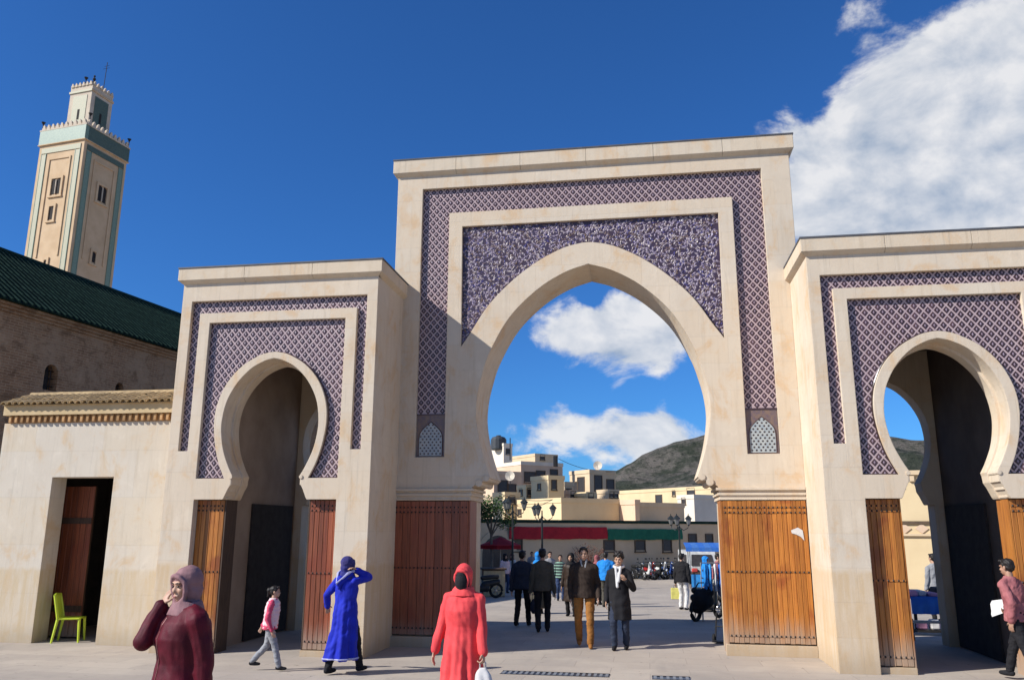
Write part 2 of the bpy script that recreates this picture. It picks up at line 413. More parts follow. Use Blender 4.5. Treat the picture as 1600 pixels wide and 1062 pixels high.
# one glazed lozenge tile: bevelled dark lozenge with a pale lozenge at its heart
def lozenge(hw, hh, mb=None, ox=0, oz=0, oy=0):
    b = mb or MB()
    r = lambda k, y: [(ox+hw*k, oy+y, oz), (ox, oy+y, oz+hh*k), (ox-hw*k, oy+y, oz), (ox, oy+y, oz-hh*k)]
    vs_ = r(1, 0)+r(.86, -.006)
    b.add(vs_, [(i, (i+1) % 4, 4+(i+1) % 4, 4+i) for i in range(4)]+[(4, 5, 6, 7)], 0)
    vs_ = [(ox+hw*.30, oy-.006, oz), (ox, oy-.006, oz+hh*.42), (ox-hw*.30, oy-.006, oz), (ox, oy-.006, oz-hh*.42), (ox, oy-.010, oz)]
    b.add(vs_, [(i, (i+1) % 4, 4) for i in range(4)], 1)
    return b
def lattice(root, o, rects, cx, z0, px, pz, ypl, avoid=None, solid=None, limit=300):
    """lozenge tiles over the union of rects (x0,x1,z0,z1); o = origin of root"""
    hw, hh = px*.5*.76, pz*.5*.76
    cen = []
    for j in range(int((10-z0)/(pz/2))+2):
        for i in range(-4, 56):
            x = cx+(i+.5*(j % 2))*px; z = z0+j*pz/2
            for (a, b, c, d) in rects:
                if a-hw*.8 < x < b+hw*.8 and c-hh*.6 < z < d+hh*.8: break
            else: continue
            if avoid and in_poly(x, z, avoid): continue
            cen.append((x, z))
    cen.sort(key=lambda q: q[0]**2+ypl**2+(q[1]-CZ)**2)
    me = lozenge(hw, hh).mesh('tile', [M_TILE, M_TILEC]); k = 0; rest = MB()
    for (x, z) in cen:
        p = Vector((x, ypl, z)); c = p-Vector((0, 0, CZ)); u = 800+FPX*c.dot(RGT)/c.dot(FWD)
        if k < limit and u < 1603:
            link('tile', me, root, p-Vector(o)); k += 1
        else: lozenge(hw, hh, rest, x-o[0], z-o[2], ypl-o[1])
    if rest.v: rest.build('tile_field', [M_TILE, M_TILEC], root, kind='stuff')

def cornice(root, o, x0, x1, yf, yb, z0, z1, pr, side_l=True, side_r=True, backs=True):
    """projecting stone cornice: blocks along the front, one return down each side, thin lead cap"""
    ox, oy, oz = o
    nb = max(3, round((x1-x0)/1.25)); bx = [x0-pr+(x1-x0+2*pr)*i/nb for i in range(nb+1)]
    def prof(p): return [(0, z0-.07), (-p*.55, z0-.035), (-p, z0), (-p, z1), (.18, z1), (.18, z0-.07)]
    for i in range(nb):
        b = MB(); g = .0025
        a, c = bx[i]+(g if i else 0), bx[i+1]-(g if i < nb-1 else 0)
        pts = prof(pr)
        ea = 0 if i else pr; ec = 0 if i < nb-1 else pr
        vs_ = []
        for (x, e, sgn) in ((a, ea, 1), (c, ec, -1)):
            for (dy, z) in pts:
                # mitre at the outer corners
                k = (dy+pr) if (e and dy < 0) else (pr if e else 0)
                vs_.append((x+sgn*min(k, pr)-ox, yf+dy-oy, z-oz))
        n = len(pts); fs = [tuple(range(n)), tuple(range(2*n-1, n-1, -1))]
        for q in range(n): fs.append((q, n+q, n+(q+1) % n, (q+1) % n))
        b.add(vs_, fs)
        b.build('cornice_block', M_CORN, root)
    for (on, x, s) in ((side_l, x0, -1), (side_r, x1, 1)):
        if not on: continue
        b = MB()
        pts = [(0, z0-.07), (s*pr*.55, z0-.035), (s*pr, z0), (s*pr, z1), (-s*.18, z1), (-s*.18, z0-.07)]
        vs_ = []
        for y, e in ((yf, 1), (yb, 0)):
            for (dx, z) in pts:
                vs_.append((x+dx-ox, (y-(abs(dx) if dx*s > 0 else -.18) if e else y)-oy, z-oz))
        n = len(pts); fs = [tuple(range(n)), tuple(range(2*n-1, n-1, -1))]
        for q in range(n): fs.append((q, n+q, n+(q+1) % n, (q+1) % n))
        b.add(vs_, fs); b.build('cornice_return', M_CORN, root)
    b = MB(); e = .012
    b.box((x0-pr-e-ox, yf-pr-e-oy, z1+.002-oz), (x1+pr+e-ox, yb-oy, z1+.03-oz))
    b.build('cornice_cap', M_LEAD, root)

def door_leaf(root, o, x0, x1, y, z0, z1, mat, nb, rows, flip=False, label=None, bottom=True):
    """boarded cedar door leaf folded flat on the pier: backing, boards, stud rows"""
    ox, oy, oz = o
    leaf = MB().box((x0-ox, y+.03-oy, z0-oz), (x1-ox, y+.065-oy, z1-oz)).build('door_leaf', M_WOODD, root, label=label)
    w = (x1-x0)/nb
    for i in range(nb):
        b = MB(); dy = random.uniform(-.0035, .0035); zt = z1-random.uniform(.004, .012)
        b.bbox((x0+i*w+.0025-ox, y+dy-oy, z0+.004+random.uniform(0, .012)-oz), (x0+(i+1)*w-.0025-ox, y+.028-oy, zt-oz), .005)
        b.build('board', mat, leaf)
    st = MB()
    for z in rows:
        st.box((x0-ox+.004, y-.006-oy, z-.016-oz), (x1-ox-.004, y-.003-oy, z+.016-oz), 1)
        n = max(3, int((x1-x0)/.075))
        for i in range(n):
            cx = x0+(i+.5)*(x1-x0)/n
            c = (cx-ox, y-.004-oy, z-oz); r = .020
            vs_ = [(c[0]+r*math.cos(k*math.pi/3), c[1], c[2]+r*math.sin(k*math.pi/3)) for k in range(6)]+[(c[0], c[1]-.016, c[2])]
            st.add(vs_, [((k+1) % 6, k, 6) for k in range(6)])
    st.build('stud_row', [M_IRON, mat], leaf, kind='stuff')
    return leaf

# ------------------------------------------------------------------ main gate
CM = -.965; YM = 15.5; YMB = 16.72
def main_gate():
    o = (CM, YM, 0)
    root = empty('main_gate', o, 'tall central stone gateway with large open horseshoe arch and purple mosaic spandrel', 'gate')
    tr = lambda poly: [(a, b) for a, b in poly]           # already relative to CM
    hw, zt = 3.83, 9.42
    op = full(MAIN_OPEN)
    lowL = [(-2.36, 0), (-2.36, 2.66), (-2.33, 2.66), (-2.30, 2.90), (-2.24, 2.95), (-2.04, 3.03)]
    lowR = [(-a, b) for a, b in lowL[::-1]]
    opening = lowL+op+lowR
    # core body with the arch through it
    core = MB()
    core.prism([(-hw, -.3), (-2.36, -.3)]+opening+[(2.36, -.3), (hw, -.3), (hw, zt), (-hw, zt)], .085, YMB-YM)
    hu = 3.99                                              # upper part rises above the side gates, slightly wider
    core.box((-hu, .087, 6.9), (-hw-.0005, YMB-YM-.002, zt-.003)); core.box((hw+.0005, .087, 6.9), (hu, YMB-YM-.002, zt-.003))
    core.build('wall', M_STONE, root)
    # facing: surround and inner arch frame, with the tile band and the spandrel left open
    band_o, band_i, bt, ft, bb = 3.445, 2.858, 9.10, 8.53, 3.49
    u_hole = [(-band_o, bb), (-band_i, bb), (-band_i, ft), (band_i, ft), (band_i, bb), (band_o, bb), (band_o, bt), (-band_o, bt)]
    sp_o = full(MAIN_OUT)
    sp_hole = [(-2.58, 8.22)]+[(max(-2.58, min(2.58, a)), b) for a, b in sp_o]+[(2.58, 8.22)]
    up = [p for p in lowL if p[1] >= 2.66][1:]+op+[p for p in lowR if p[1] >= 2.66][:-1]
    sur = MB(); sur.prism([(-hw, 2.66), (-2.335, 2.66)]+up+[(2.335, 2.66), (hw, 2.66), (hw, 6.9), (hu, 6.9), (hu, zt), (-hu, zt), (-hu, 6.9), (-hw, 6.9)], 0, .083, [u_hole, sp_hole])
    sur.build('facing', M_STONE, root)
    # tile grounds
    MB().box((-band_o+.003, .081, bb+.01), (-band_i-.003, .0848, bt-.003)).box((band_i+.003, .081, bb+.01), (band_o-.003, .0848, bt-.003)).box((-band_i-.002, .0812, ft+.003), (band_i+.002, .0848, bt-.003)).build('tile_ground', M_GROUT, root)
    rects = [(CM-band_o, CM-band_i, 4.34, bt), (CM+band_i, CM+band_o, 4.34, bt), (CM-band_i, CM+band_i, ft, bt)]
    lattice(root, o, rects, CM-band_o+.0734, 4.40, .1468, .172, YM+.081)
    # arabesque spandrel
    g = MB(); g.prism([(a*.999, b) for a, b in sp_hole], .068, .084); g.build('spandrel_ground', M_BLUEG, root)
    lf = MB(); rnd = random.Random(5)
    hole = sp_hole
    def leaf(x, z, a, l, w, mi):
        if abs(x) > 2.56 or z > 8.205: return
        ca, sa = math.cos(a), math.sin(a); y = .066-rnd.uniform(0, .008)
        q = lambda u, v: (x+u*ca-v*sa, z+u*sa+v*ca)
        pts = [q(-l*.5, 0), q(-l*.1, -w*.5), q(l*.5, 0), q(-l*.1, w*.5)]
        vs_ = [(p[0], .068, p[1]) for p in pts]+[(q(0, 0)[0], y-.006, q(0, 0)[1])]
        lf.add(vs_, [(0, 1, 4), (1, 2, 4), (2, 3, 4), (3, 0, 4)], mi)
    # scrolling vines with leaves, mirrored about the axis
    vines = []
    for k in range(64):
        for _ in range(30):
            cx0, cz0 = rnd.uniform(0, 2.5), rnd.uniform(5.8, 8.15)
            if in_poly(cx0, cz0, [(a, b) for a, b in hole]) and all((cx0-q[0])**2+(cz0-q[1])**2 > .035 for q in vines): break
        else: continue
        vines.append((cx0, cz0))
        r0 = rnd.uniform(.12, .20); dr = rnd.choice((-1, 1)); a0 = rnd.uniform(0, 6.28); pts = []
        for t in range(22):
            a = a0+dr*t*.38; r = r0*(1-t/26); pts.append((cx0+r*math.cos(a), cz0+r*math.sin(a)))
        for sgn in (1, -1):
            run = []
            for (x, z) in pts:
                if in_poly(sgn*x, z, hole): run.append((sgn*x, .066, z))
                else:
                    if len(run) > 2: lf.tube(run, .006, 4, 0)
                    run = []
            if len(run) > 2: lf.tube(run, .006, 4, 0)
            for t in range(0, 22, 2):
                x, z = pts[t]; a = a0+dr*t*.38
                if in_poly(sgn*x, z, hole):
                    aa = a+dr*1.0 if sgn > 0 else math.pi-(a+dr*1.0)
                    leaf(sgn*x, z, aa, rnd.uniform(.06, .10), rnd.uniform(.028, .045), rnd.choice((0, 0, 1, 1, 2)))
    for k in range(2600):
        x, z = rnd.uniform(0, 2.56), rnd.uniform(5.7, 8.2)
        if not in_poly(x, z, hole): continue
        a = rnd.uniform(0, 6.28); l = rnd.uniform(.045, .085); w = rnd.uniform(.025, .04); mi = rnd.choice((0, 0, 0, 1, 2, 2, 3))
        leaf(x, z, a, l, w, mi); leaf(-x, z, math.pi-a, l, w, mi)
    lf.build('arabesque_leaves', [M_LEAFP, M_LEAFW, M_LEAFB, M_LEAFI], root, kind='stuff')
    b = MB(); b.tube([(a*1.004, .062, z+.012) for a, z in sp_o], .012, 5); b.build('arch_edging', M_TILE, root)
    # mosaic foot panels of the two tile bands
    for s in (-1, 1):
        c = s*(band_o+band_i)/2; w = .283
        p = MB().box((c-w, .064, bb+.015), (c+w, .0835, 4.325)).build('foot_panel', M_LEAFB, root)
        ar = full(spl([(.235, 0), (.235, .34), (.20, .47), (.10, .58), (0, .66)], 4))
        MB().prism([(c+a, bb+.03+z) for a, z in ar], .056, .0635).build('mosaic_arch', M_TEALT, p)
        q = MB()
        for i in range(6):
            for j in range(11):
                x = c-.20+.08*i+(.04 if j % 2 else 0); z = bb+.07+.056*j
                if abs(x-c) > .215 or not in_poly(x-c, z-bb-.03, ar): continue
                for r in range(4):
                    a = r*math.pi/4
                    q.add([(x+.028*math.cos(a), .055, z+.028*math.sin(a)), (x-.006*math.sin(a), .052, z+.006*math.cos(a)), (x-.028*math.cos(a), .055, z-.028*math.sin(a)), (x+.006*math.sin(a), .052, z-.006*math.cos(a))], [(0, 1, 2, 3)])
        q.build('mosaic_stars', M_TILE, p, kind='stuff')
        MB().tube([(c+a, .056, bb+.03+z) for a, z in ar], .008, 4).build('mosaic_edging', M_TILE, p)
        f = MB()
        f.box((c-w-.008, .05, 4.315), (c+w+.008, .0835, 4.34)); f.build('panel_rail', M_TILE, p)
    # imposts and corbels
    for s in (-1, 1):
        b = MB()
        for (z0, z1, ov, pr) in ((2.835, 2.885, .075, .045), (2.745, 2.79, .045, .025), (2.665, 2.70, .02, .012)):
            xs = sorted((s*(2.335-ov), s*(hw-.002)))
            b.box((xs[0], -pr, z0), (xs[1], .0825, z1))
            xi = sorted((s*(2.335-ov), s*2.40)); b.box((xi[0], .0855, z0), (xi[1], YMB-YM-.01, z1))
        b.build('impost', M_STONE, root)
        c = MB()                                           # two small rolls of the corbel at the springing
        for (x, z, r) in ((2.02, 3.075, .062), (2.16, 2.985, .07)):
            c.tube([(s*x, -.02, z), (s*x, 1.15, z)], r, 10)
        c.build('corbel', M_STONE, root, smooth=False)
    # the cedar door leaves folded back on the piers
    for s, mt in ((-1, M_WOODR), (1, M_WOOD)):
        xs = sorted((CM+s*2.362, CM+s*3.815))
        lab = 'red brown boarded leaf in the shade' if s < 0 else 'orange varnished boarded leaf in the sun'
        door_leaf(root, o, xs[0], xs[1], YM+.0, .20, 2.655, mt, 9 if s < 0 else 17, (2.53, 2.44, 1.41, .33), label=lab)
        b = MB(); xa = sorted((s*2.30, s*(hw-.002))); b.box((xa[0], -.055, -.2), (xa[1], .083, .185))
        b.build('plinth', M_STONE, root)
        r = MB(); xa = sorted((s*2.3585, s*2.325))
        r.box((xa[0], .02, .0), (xa[1], .62, 2.65)); r.build('jamb_board', mt, root)
    cornice(root, o, CM-hu, CM+hu, YM, YMB, 9.46, 9.74, .09)
    MB().box((-hu+.01, .1, zt-.002), (hu-.01, YMB-YM-.01, 9.72)).build('parapet', M_STONE, root)
main_gate()

# ------------------------------------------------------------------ side gates
YG = 13.9; YGB = 17.9
def side_gate(CX, which, label):
    o = (CX, YG, 0); root = empty('side_gate', o, label, 'gate', 'lower side gateways')
    hl, hr, zt = 1.955, 1.955, 6.74
    op = full(SIDE_OPEN)
    inner = [(a*.955, 3.05+(b-3.05)*.975) for a, b in op]
    lo = [(-.80, 2.63), (-.78, 2.66), (-.72, 2.80), (-.67, 2.89), (-.66, 3.0)]
    ro = [(-a, b) for a, b in lo[::-1]]
    bo, bi, bt, ft, bb = 1.755, 1.565, 6.36, 6.115, 3.505
    u_hole = [(-bo, bb), (-bi, bb), (-bi, ft), (bi, ft), (bi, bb), (bo, bb), (bo, bt), (-bo, bt)]
    so_ = full(SIDE_OUT)
    s_hole = [(-1.352, 5.925), (-1.352, 3.005)]+[(a, max(b, 3.005)) for a, b in so_]+[(1.352, 3.005), (1.352, 5.925)]
    n = 1.352
    outl = [(-hl, -.3), (-n, -.3), (-n, 2.63)]+lo+op+ro+[(n, 2.63), (n, -.3), (hr, -.3), (hr, zt), (-hl, zt)]
    MB().prism(outl, 0, .085, [u_hole, s_hole]).build('facing', M_STONE, root)
    w = MB()
    w.prism(outl, .0855, .215)
    out2 = [(-hl, -.3), (-.815, -.3), (-.815, 2.63)]+lo+op+ro+[(.815, 2.63), (.815, -.3), (hr, -.3), (hr, zt), (-hl, zt)]
    w.prism(out2, .2155, .36)
    out3 = [(-hl, -.3), (-.83, -.3), (-.83, 2.63)]+[(a*.955, b) for a, b in lo]+inner+[(a*.955, b) for a, b in ro]+[(.83, 2.63), (.83, -.3), (hr, -.3), (hr, zt), (-hl, zt)]
    w.prism(out3, .3605, .60)
    w.build('wall', M_STONE, root)
    # passage behind the front arch: side masses, ceiling, rear wall with its own arch
    yb = YGB-YG
    p = MB()
    p.box((-hl, .6005, -.3), (-1.02, yb-.4005, zt-.004)); p.box((1.02, .6005, -.3), (hr, yb-.4005, zt-.004))
    p.box((-1.0195, .6005, 5.75), (1.0195, yb-.4005, zt-.008))
    p.build('passage', M_STONE, root)
    MB().prism(out3, yb-.40, yb).build('rear_wall', M_STONE, root)
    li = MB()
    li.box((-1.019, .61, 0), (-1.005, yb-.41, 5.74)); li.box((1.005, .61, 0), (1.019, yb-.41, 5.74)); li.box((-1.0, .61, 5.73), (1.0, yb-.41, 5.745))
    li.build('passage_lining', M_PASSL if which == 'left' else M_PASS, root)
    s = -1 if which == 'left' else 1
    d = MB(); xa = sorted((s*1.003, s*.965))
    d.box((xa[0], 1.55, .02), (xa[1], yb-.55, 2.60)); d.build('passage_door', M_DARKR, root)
    # tiles
    MB().prism([(a*.9985, 4.5+(b-4.5)*.999) for a, b in s_hole], .081, .0852).build('spandrel_ground', M_GROUT, root)
    MB().box((-bo+.003, .081, bb+.003), (-bi-.003, .0848, bt-.003)).box((bi+.003, .081, bb+.003), (bo-.003, .0848, bt-.003)).box((-bi-.002, .0812, ft+.003), (bi+.002, .0848, bt-.003)).build('band_ground', M_GROUT, root)
    av = [(CX+a*.965, 3.0+(b-3.0)*.985) for a, b in so_]
    rects = [(CX-1.352, CX+1.352, 3.005, 5.925), (CX-bo, CX-bi, bb, bt), (CX+bi, CX+bo, bb, bt), (CX-bi, CX+bi, ft, bt)]
    lattice(root, o, rects, CX-1.352+.0712, 3.03, .1423, .172, YG+.081, av)
    e = MB(); e.tube([(a*1.012, .060, b+.008) for a, b in so_], .011, 5); e.tube([(-1.34, .062, 3.012), (-.82, .062, 3.012)], .010, 5); e.tube([(.82, .062, 3.012), (1.34, .062, 3.012)], .010, 5)
    e.build('arch_edging', M_TILE, root)
    # imposts
    for sg in (-1, 1):
        b = MB()
        for (z0, z1, xi, pr) in ((2.885, 2.998, .655, .002), (2.765, 2.815, .715, .035), (2.645, 2.685, .765, .075)):
            xs = sorted((sg*xi, sg*(n-.002))); b.box((xs[0], pr, z0), (xs[1], .50, z1))
        b.box(*[tuple(q) for q in zip(*[sorted(t) for t in ((sg*.775, sg*(n-.002)), (.12, .5), (2.63, 2.885))])])
        b.build('impost', M_STONE, root)
        # crude little scroll at the foot of the arch
        c = MB(); c.tube([(sg*.672, -.014, 3.025), (sg*.672, .56, 3.025)], .036, 8); c.build('corbel', M_STONE, root)
    for sg in (-1, 1):
        xs = sorted((CX+sg*.82, CX+sg*1.348))
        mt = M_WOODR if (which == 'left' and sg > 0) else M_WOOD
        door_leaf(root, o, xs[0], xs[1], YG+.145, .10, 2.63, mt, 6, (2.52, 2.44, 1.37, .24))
        MB().box((min(sg*.80, sg*1.35), .09, -.2), (max(sg*.80, sg*1.35), .21, .095)).build('plinth', M_STONE, root)
        r = MB(); xa = sorted((sg*.814, sg*.79)); r.box((xa[0], .15, .0), (xa[1], .56, 2.63)); r.build('jamb_board', M_WOODD if which == 'left' else mt, root)
    cornice(root, o, CX-hl, CX+hr, YG, YGB, 6.77, 7.0, .088)
    MB().box((-hl+.01, .1, zt-.002), (hr-.01, yb-.01, 6.99)).build('parapet', M_STONE, root)
side_gate(-6.71, 'left', 'lower stone gateway beside the minaret side with dark closed passage and lozenge tiles')
side_gate(4.82, 'right', 'lower stone gateway by the orange door with blue sky seen through its passage')

# ------------------------------------------------------------------ annex left of the side gate
M_RTILE = simple('weathered_roof_tile', (.46, .33, .17), (.28, .20, .11), .85, 7, .2, .3, 40, rnd=.3)
M_BRICKO = simple('ochre_brick', (.46, .27, .12), (.36, .20, .09), .9, 9, .2, .3, 40, rnd=.25)
M_OCHRE = simple('ochre_render', (.56, .42, .24), (.50, .37, .20), .9, 4)
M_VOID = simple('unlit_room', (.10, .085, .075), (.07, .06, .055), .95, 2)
def annex():
    x0, x1, yf, yb, zt = -12.75, -8.668, 14.6, 18.0, 4.17
    o = (x0, yf, 0)
    root = empty('gatehouse', o, 'low plastered gatehouse with tiled eave and open doorway left of the gates', 'building')
    dx0, dx1, dz = -11.52-x0, -10.19-x0, 3.09
    w = x1-x0
    b = MB(); b.prism([(0, -.3), (dx0, -.3), (dx0, dz), (dx1, dz), (dx1, -.3), (w, -.3), (w, zt), (0, zt)], 0, .42)
    b.build('wall', M_PLAST, root)
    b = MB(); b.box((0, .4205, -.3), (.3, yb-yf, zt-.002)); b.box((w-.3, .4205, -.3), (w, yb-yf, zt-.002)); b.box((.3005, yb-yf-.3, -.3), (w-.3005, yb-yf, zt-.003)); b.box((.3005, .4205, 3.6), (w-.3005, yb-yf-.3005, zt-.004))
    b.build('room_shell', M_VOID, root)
    # inner door leaf, ajar
    DW = .45
    lf = MB().box((dx0-.30, .74, .03), (dx0+DW, .775, 2.95)).build('door_leaf', M_WOODD, root)
    for i in range(6):
        u0 = dx0-.30+i*(DW+.30)/6
        MB().bbox((u0+.004, .715, .035), (u0+(DW+.30)/6-.004, .739, 2.945), .004).build('board', M_WOODR, lf)
    MB().box((dx0-.30, .70, 2.2), (dx0+DW, .714, 2.32)).box((dx0-.30, .70, .5), (dx0+DW, .714, .62)).build('rail', M_WOODD, lf)
    # dentil course of little upright bricks, ochre band, tiled eave
    MB().box((.12, -.02, zt+.0005), (w-.005, .40, zt+.15)).build('dentil_ground', M_BRICKO, root)
    bm = MB().bbox((-.03, -.045, 0), (.03, 0, .135), .006).mesh('brick', M_BRICKO)
    n = 30
    for i in range(n): link('brick', bm, root, (.16+i*(w-.24)/(n-1), -.022, zt+.006))
    MB().box((.02, -.10, zt+.151), (w-.004, .42, zt+.345)).build('eave_band', M_OCHRE, root)
    MB().prism([(-.16, zt+.346), (.62, zt+.64), (.62, zt+.346)], .02, w-.004, ax='yz').build('roof_bed', M_OCHRE, root)
    tl = MB(); R = .066; L = .30                           # one barrel tile, tapering up the slope
    vs_ = []
    for y, r in ((0, R), (L, R*.82)):
        for k in range(6):
            a = math.pi*k/5; vs_.append((r*math.cos(a), y, r*math.sin(a)))
        for k in range(6):
            a = math.pi*k/5; vs_.append(((r-.013)*math.cos(a), y, (r-.013)*math.sin(a)))
    fs = []
    for k in range(5): fs += [(k, 12+k, 13+k, k+1), (6+k, 7+k, 19+k, 18+k), (k, k+1, 7+k, 6+k)]
    tl.add(vs_, fs); me = tl.mesh('roof_tile', M_RTILE)
    sl_ = math.atan2(.294, .78); rnd = random.Random(3)
    for i in range(29):
        for j in range(3):
            t = link('roof_tile', me, root, (.08+i*.1385+rnd.uniform(-.006, .006), -.20+j*.255, zt+.345+j*.096+rnd.uniform(0, .012)))
            t.rotation_euler = (sl_*.92, 0, rnd.uniform(-.05, .05))
    MB().tube([(.02, .60, zt+.66), (w-.01, .60, zt+.66)], .07, 8).build('ridge_roll', M_RTILE, root)
annex()

# ------------------------------------------------------------------ mosque hall with green roof
def brick_mat(name, c, c2, mort, bw=.26, bh=.075):
    t = NT(name); vec = t.map(coord='Object'); sep = t.N('ShaderNodeSeparateXYZ'); t.L(vec, sep.inputs[0])
    cmb = t.N('ShaderNodeCombineXYZ'); t.L(t.math('ADD', sep.outputs[0], sep.outputs[1]), cmb.inputs[0]); t.L(sep.outputs[2], cmb.inputs[1])
    br = t.N('ShaderNodeTexBrick'); t.L(cmb.outputs[0], br.inputs['Vector']); br.inputs['Scale'].default_value = 1
    br.inputs['Brick Width'].default_value = bw; br.inputs['Row Height'].default_value = bh; br.inputs['Mortar Size'].default_value = .012
    br.inputs['Color1'].default_value = (*c, 1); br.inputs['Color2'].default_value = (*c2, 1); br.inputs['Mortar'].default_value = (*mort, 1)
    n = t.noise(vec, .8, 6, .65, .4); n2 = t.noise(vec, 6, 5, .7)
    n9 = t.noise(vec, 2.3, 7, .7, .6); col = t.mix(t.math('MULTIPLY', t.rng(n, .40, .64), .85), br.outputs['Color'], mort)
    col = t.mix(t.math('MULTIPLY', t.rng(n9, .50, .66), .65), col, tuple(x*.45 for x in c))
    col = t.mix(t.math('MULTIPLY', t.rng(n9, .45, .32), .5), col, tuple(x*1.25 for x in mort))
    col = t.mix(t.math('MULTIPLY', t.rng(n2, .5, .75), .5), col, tuple(x*.5 for x in c2))
    return t.out(col, .92, t.bump(t.math('SUBTRACT', t.math('MULTIPLY', n2, 1.2), br.outputs['Fac']), .9, .02), .15)
M_MBRICK = brick_mat('earthy_brick', (.36, .20, .105), (.25, .135, .072), (.40, .26, .155))
M_GREENR = simple('green_roof_tile', (.020, .044, .032), (.012, .028, .021), .9, 3, .08, .2)
HA = Vector((-16.82, 18.49, 0)); HD = Vector((.139, .9903, 0)).normalized(); HN = Vector((HD.y, -HD.x, 0))   # HN faces the square
HROT = math.atan2(HD.y, HD.x)
def hall_hit(u, v):
    d = ray(u, v); c = Vector((0, 0, CZ)); t = (HA-c).dot(HN)/d.dot(HN); p = c+d*t; return (p-HA).dot(HD), p.z
def mosque():
    root = empty('mosque_hall', HA, 'long brown brick mosque hall with dark green tiled roof behind the gatehouse', 'building', rz=HROT)
    # local x along the wall, -y towards the square
    L0, L1, ze = -3.4, 21.5, 8.0
    holes = []; wins = []
    for (u, v, w, h) in ((77, 607, .46, .86), (185, 622, .34, .62)):
        a, z = hall_hit(u, v); z0 = z-.05
        pr = [(a-w/2, z0), (a+w/2, z0)]+[(a+w/2*math.cos(t*math.pi/8), z0+h*.6+w/2*math.sin(t*math.pi/8)) for t in range(0, 9)]
        holes.append(pr); wins.append((a, z0, w, h))
    b = MB(); b.prism([(L0, -.3), (L1, -.3), (L1, ze-.25), (L0, ze-.25)], 0, .5, holes)
    b.box((L0, .501, -.3), (L0+.4, 5.4, ze-.251)); b.box((L1-.4, .501, -.3), (L1, 5.4, ze-.251)); b.box((L0, 5.401, -.3), (L1, 5.8, ze-.252))
    b.build('wall', M_MBRICK, root)
    for (a, z0, w, h) in wins:
        f = MB().box((a-w/2-.1, .34, z0-.1), (a+w/2+.1, .36, z0+h+.2)).build('window', M_VOID, root)
        g = MB()
        for k in range(3): g.tube([(a-w/4+k*w/4, .15, z0), (a-w/4+k*w/4, .15, z0+h)], .012, 4)
        for k in range(3): g.tube([(a-w/2, .15, z0+.15+k*h/4), (a+w/2, .15, z0+.15+k*h/4)], .012, 4)
        g.build('grille', M_IRON, f)
    e = MB()
    for k, (d, z) in enumerate(((.06, ze-.249), (.13, ze-.17), (.20, ze-.09))): e.box((L0-.1, -d, z), (L1+.1, .3, z+.078))
    e.build('eave_course', M_MBRICK, root)
    r = MB(); r.prism([(-.34, ze), (2.9, ze+2.42), (6.1, ze)], L0-.2, L1+.2, ax='yz'); r.build('roof', M_GREENR, root)
    t = MB(); n = int((L1-L0)/.22); s_ = Vector((0, 3.24, 2.42)).normalized()
    nrm = Vector((0, -2.42, 3.24)).normalized()
    for i in range(n):
        x = L0+.1+i*.22
        for j in range(8):
            p0 = Vector((x, -.40, ze-.02))+s_*(j*.525)+nrm*.03; p1 = p0+s_*.523
            t.tube([p0+nrm*.006, p1], [.040, .038], 5)
    t.build('roof_tiles', M_GREENR, root, kind='stuff')
    MB().tube([(L0-.2, 2.9, ze+2.44), (L1+.2, 2.9, ze+2.44)], .10, 8).build('ridge_roll', M_GREENR, root)
mosque()

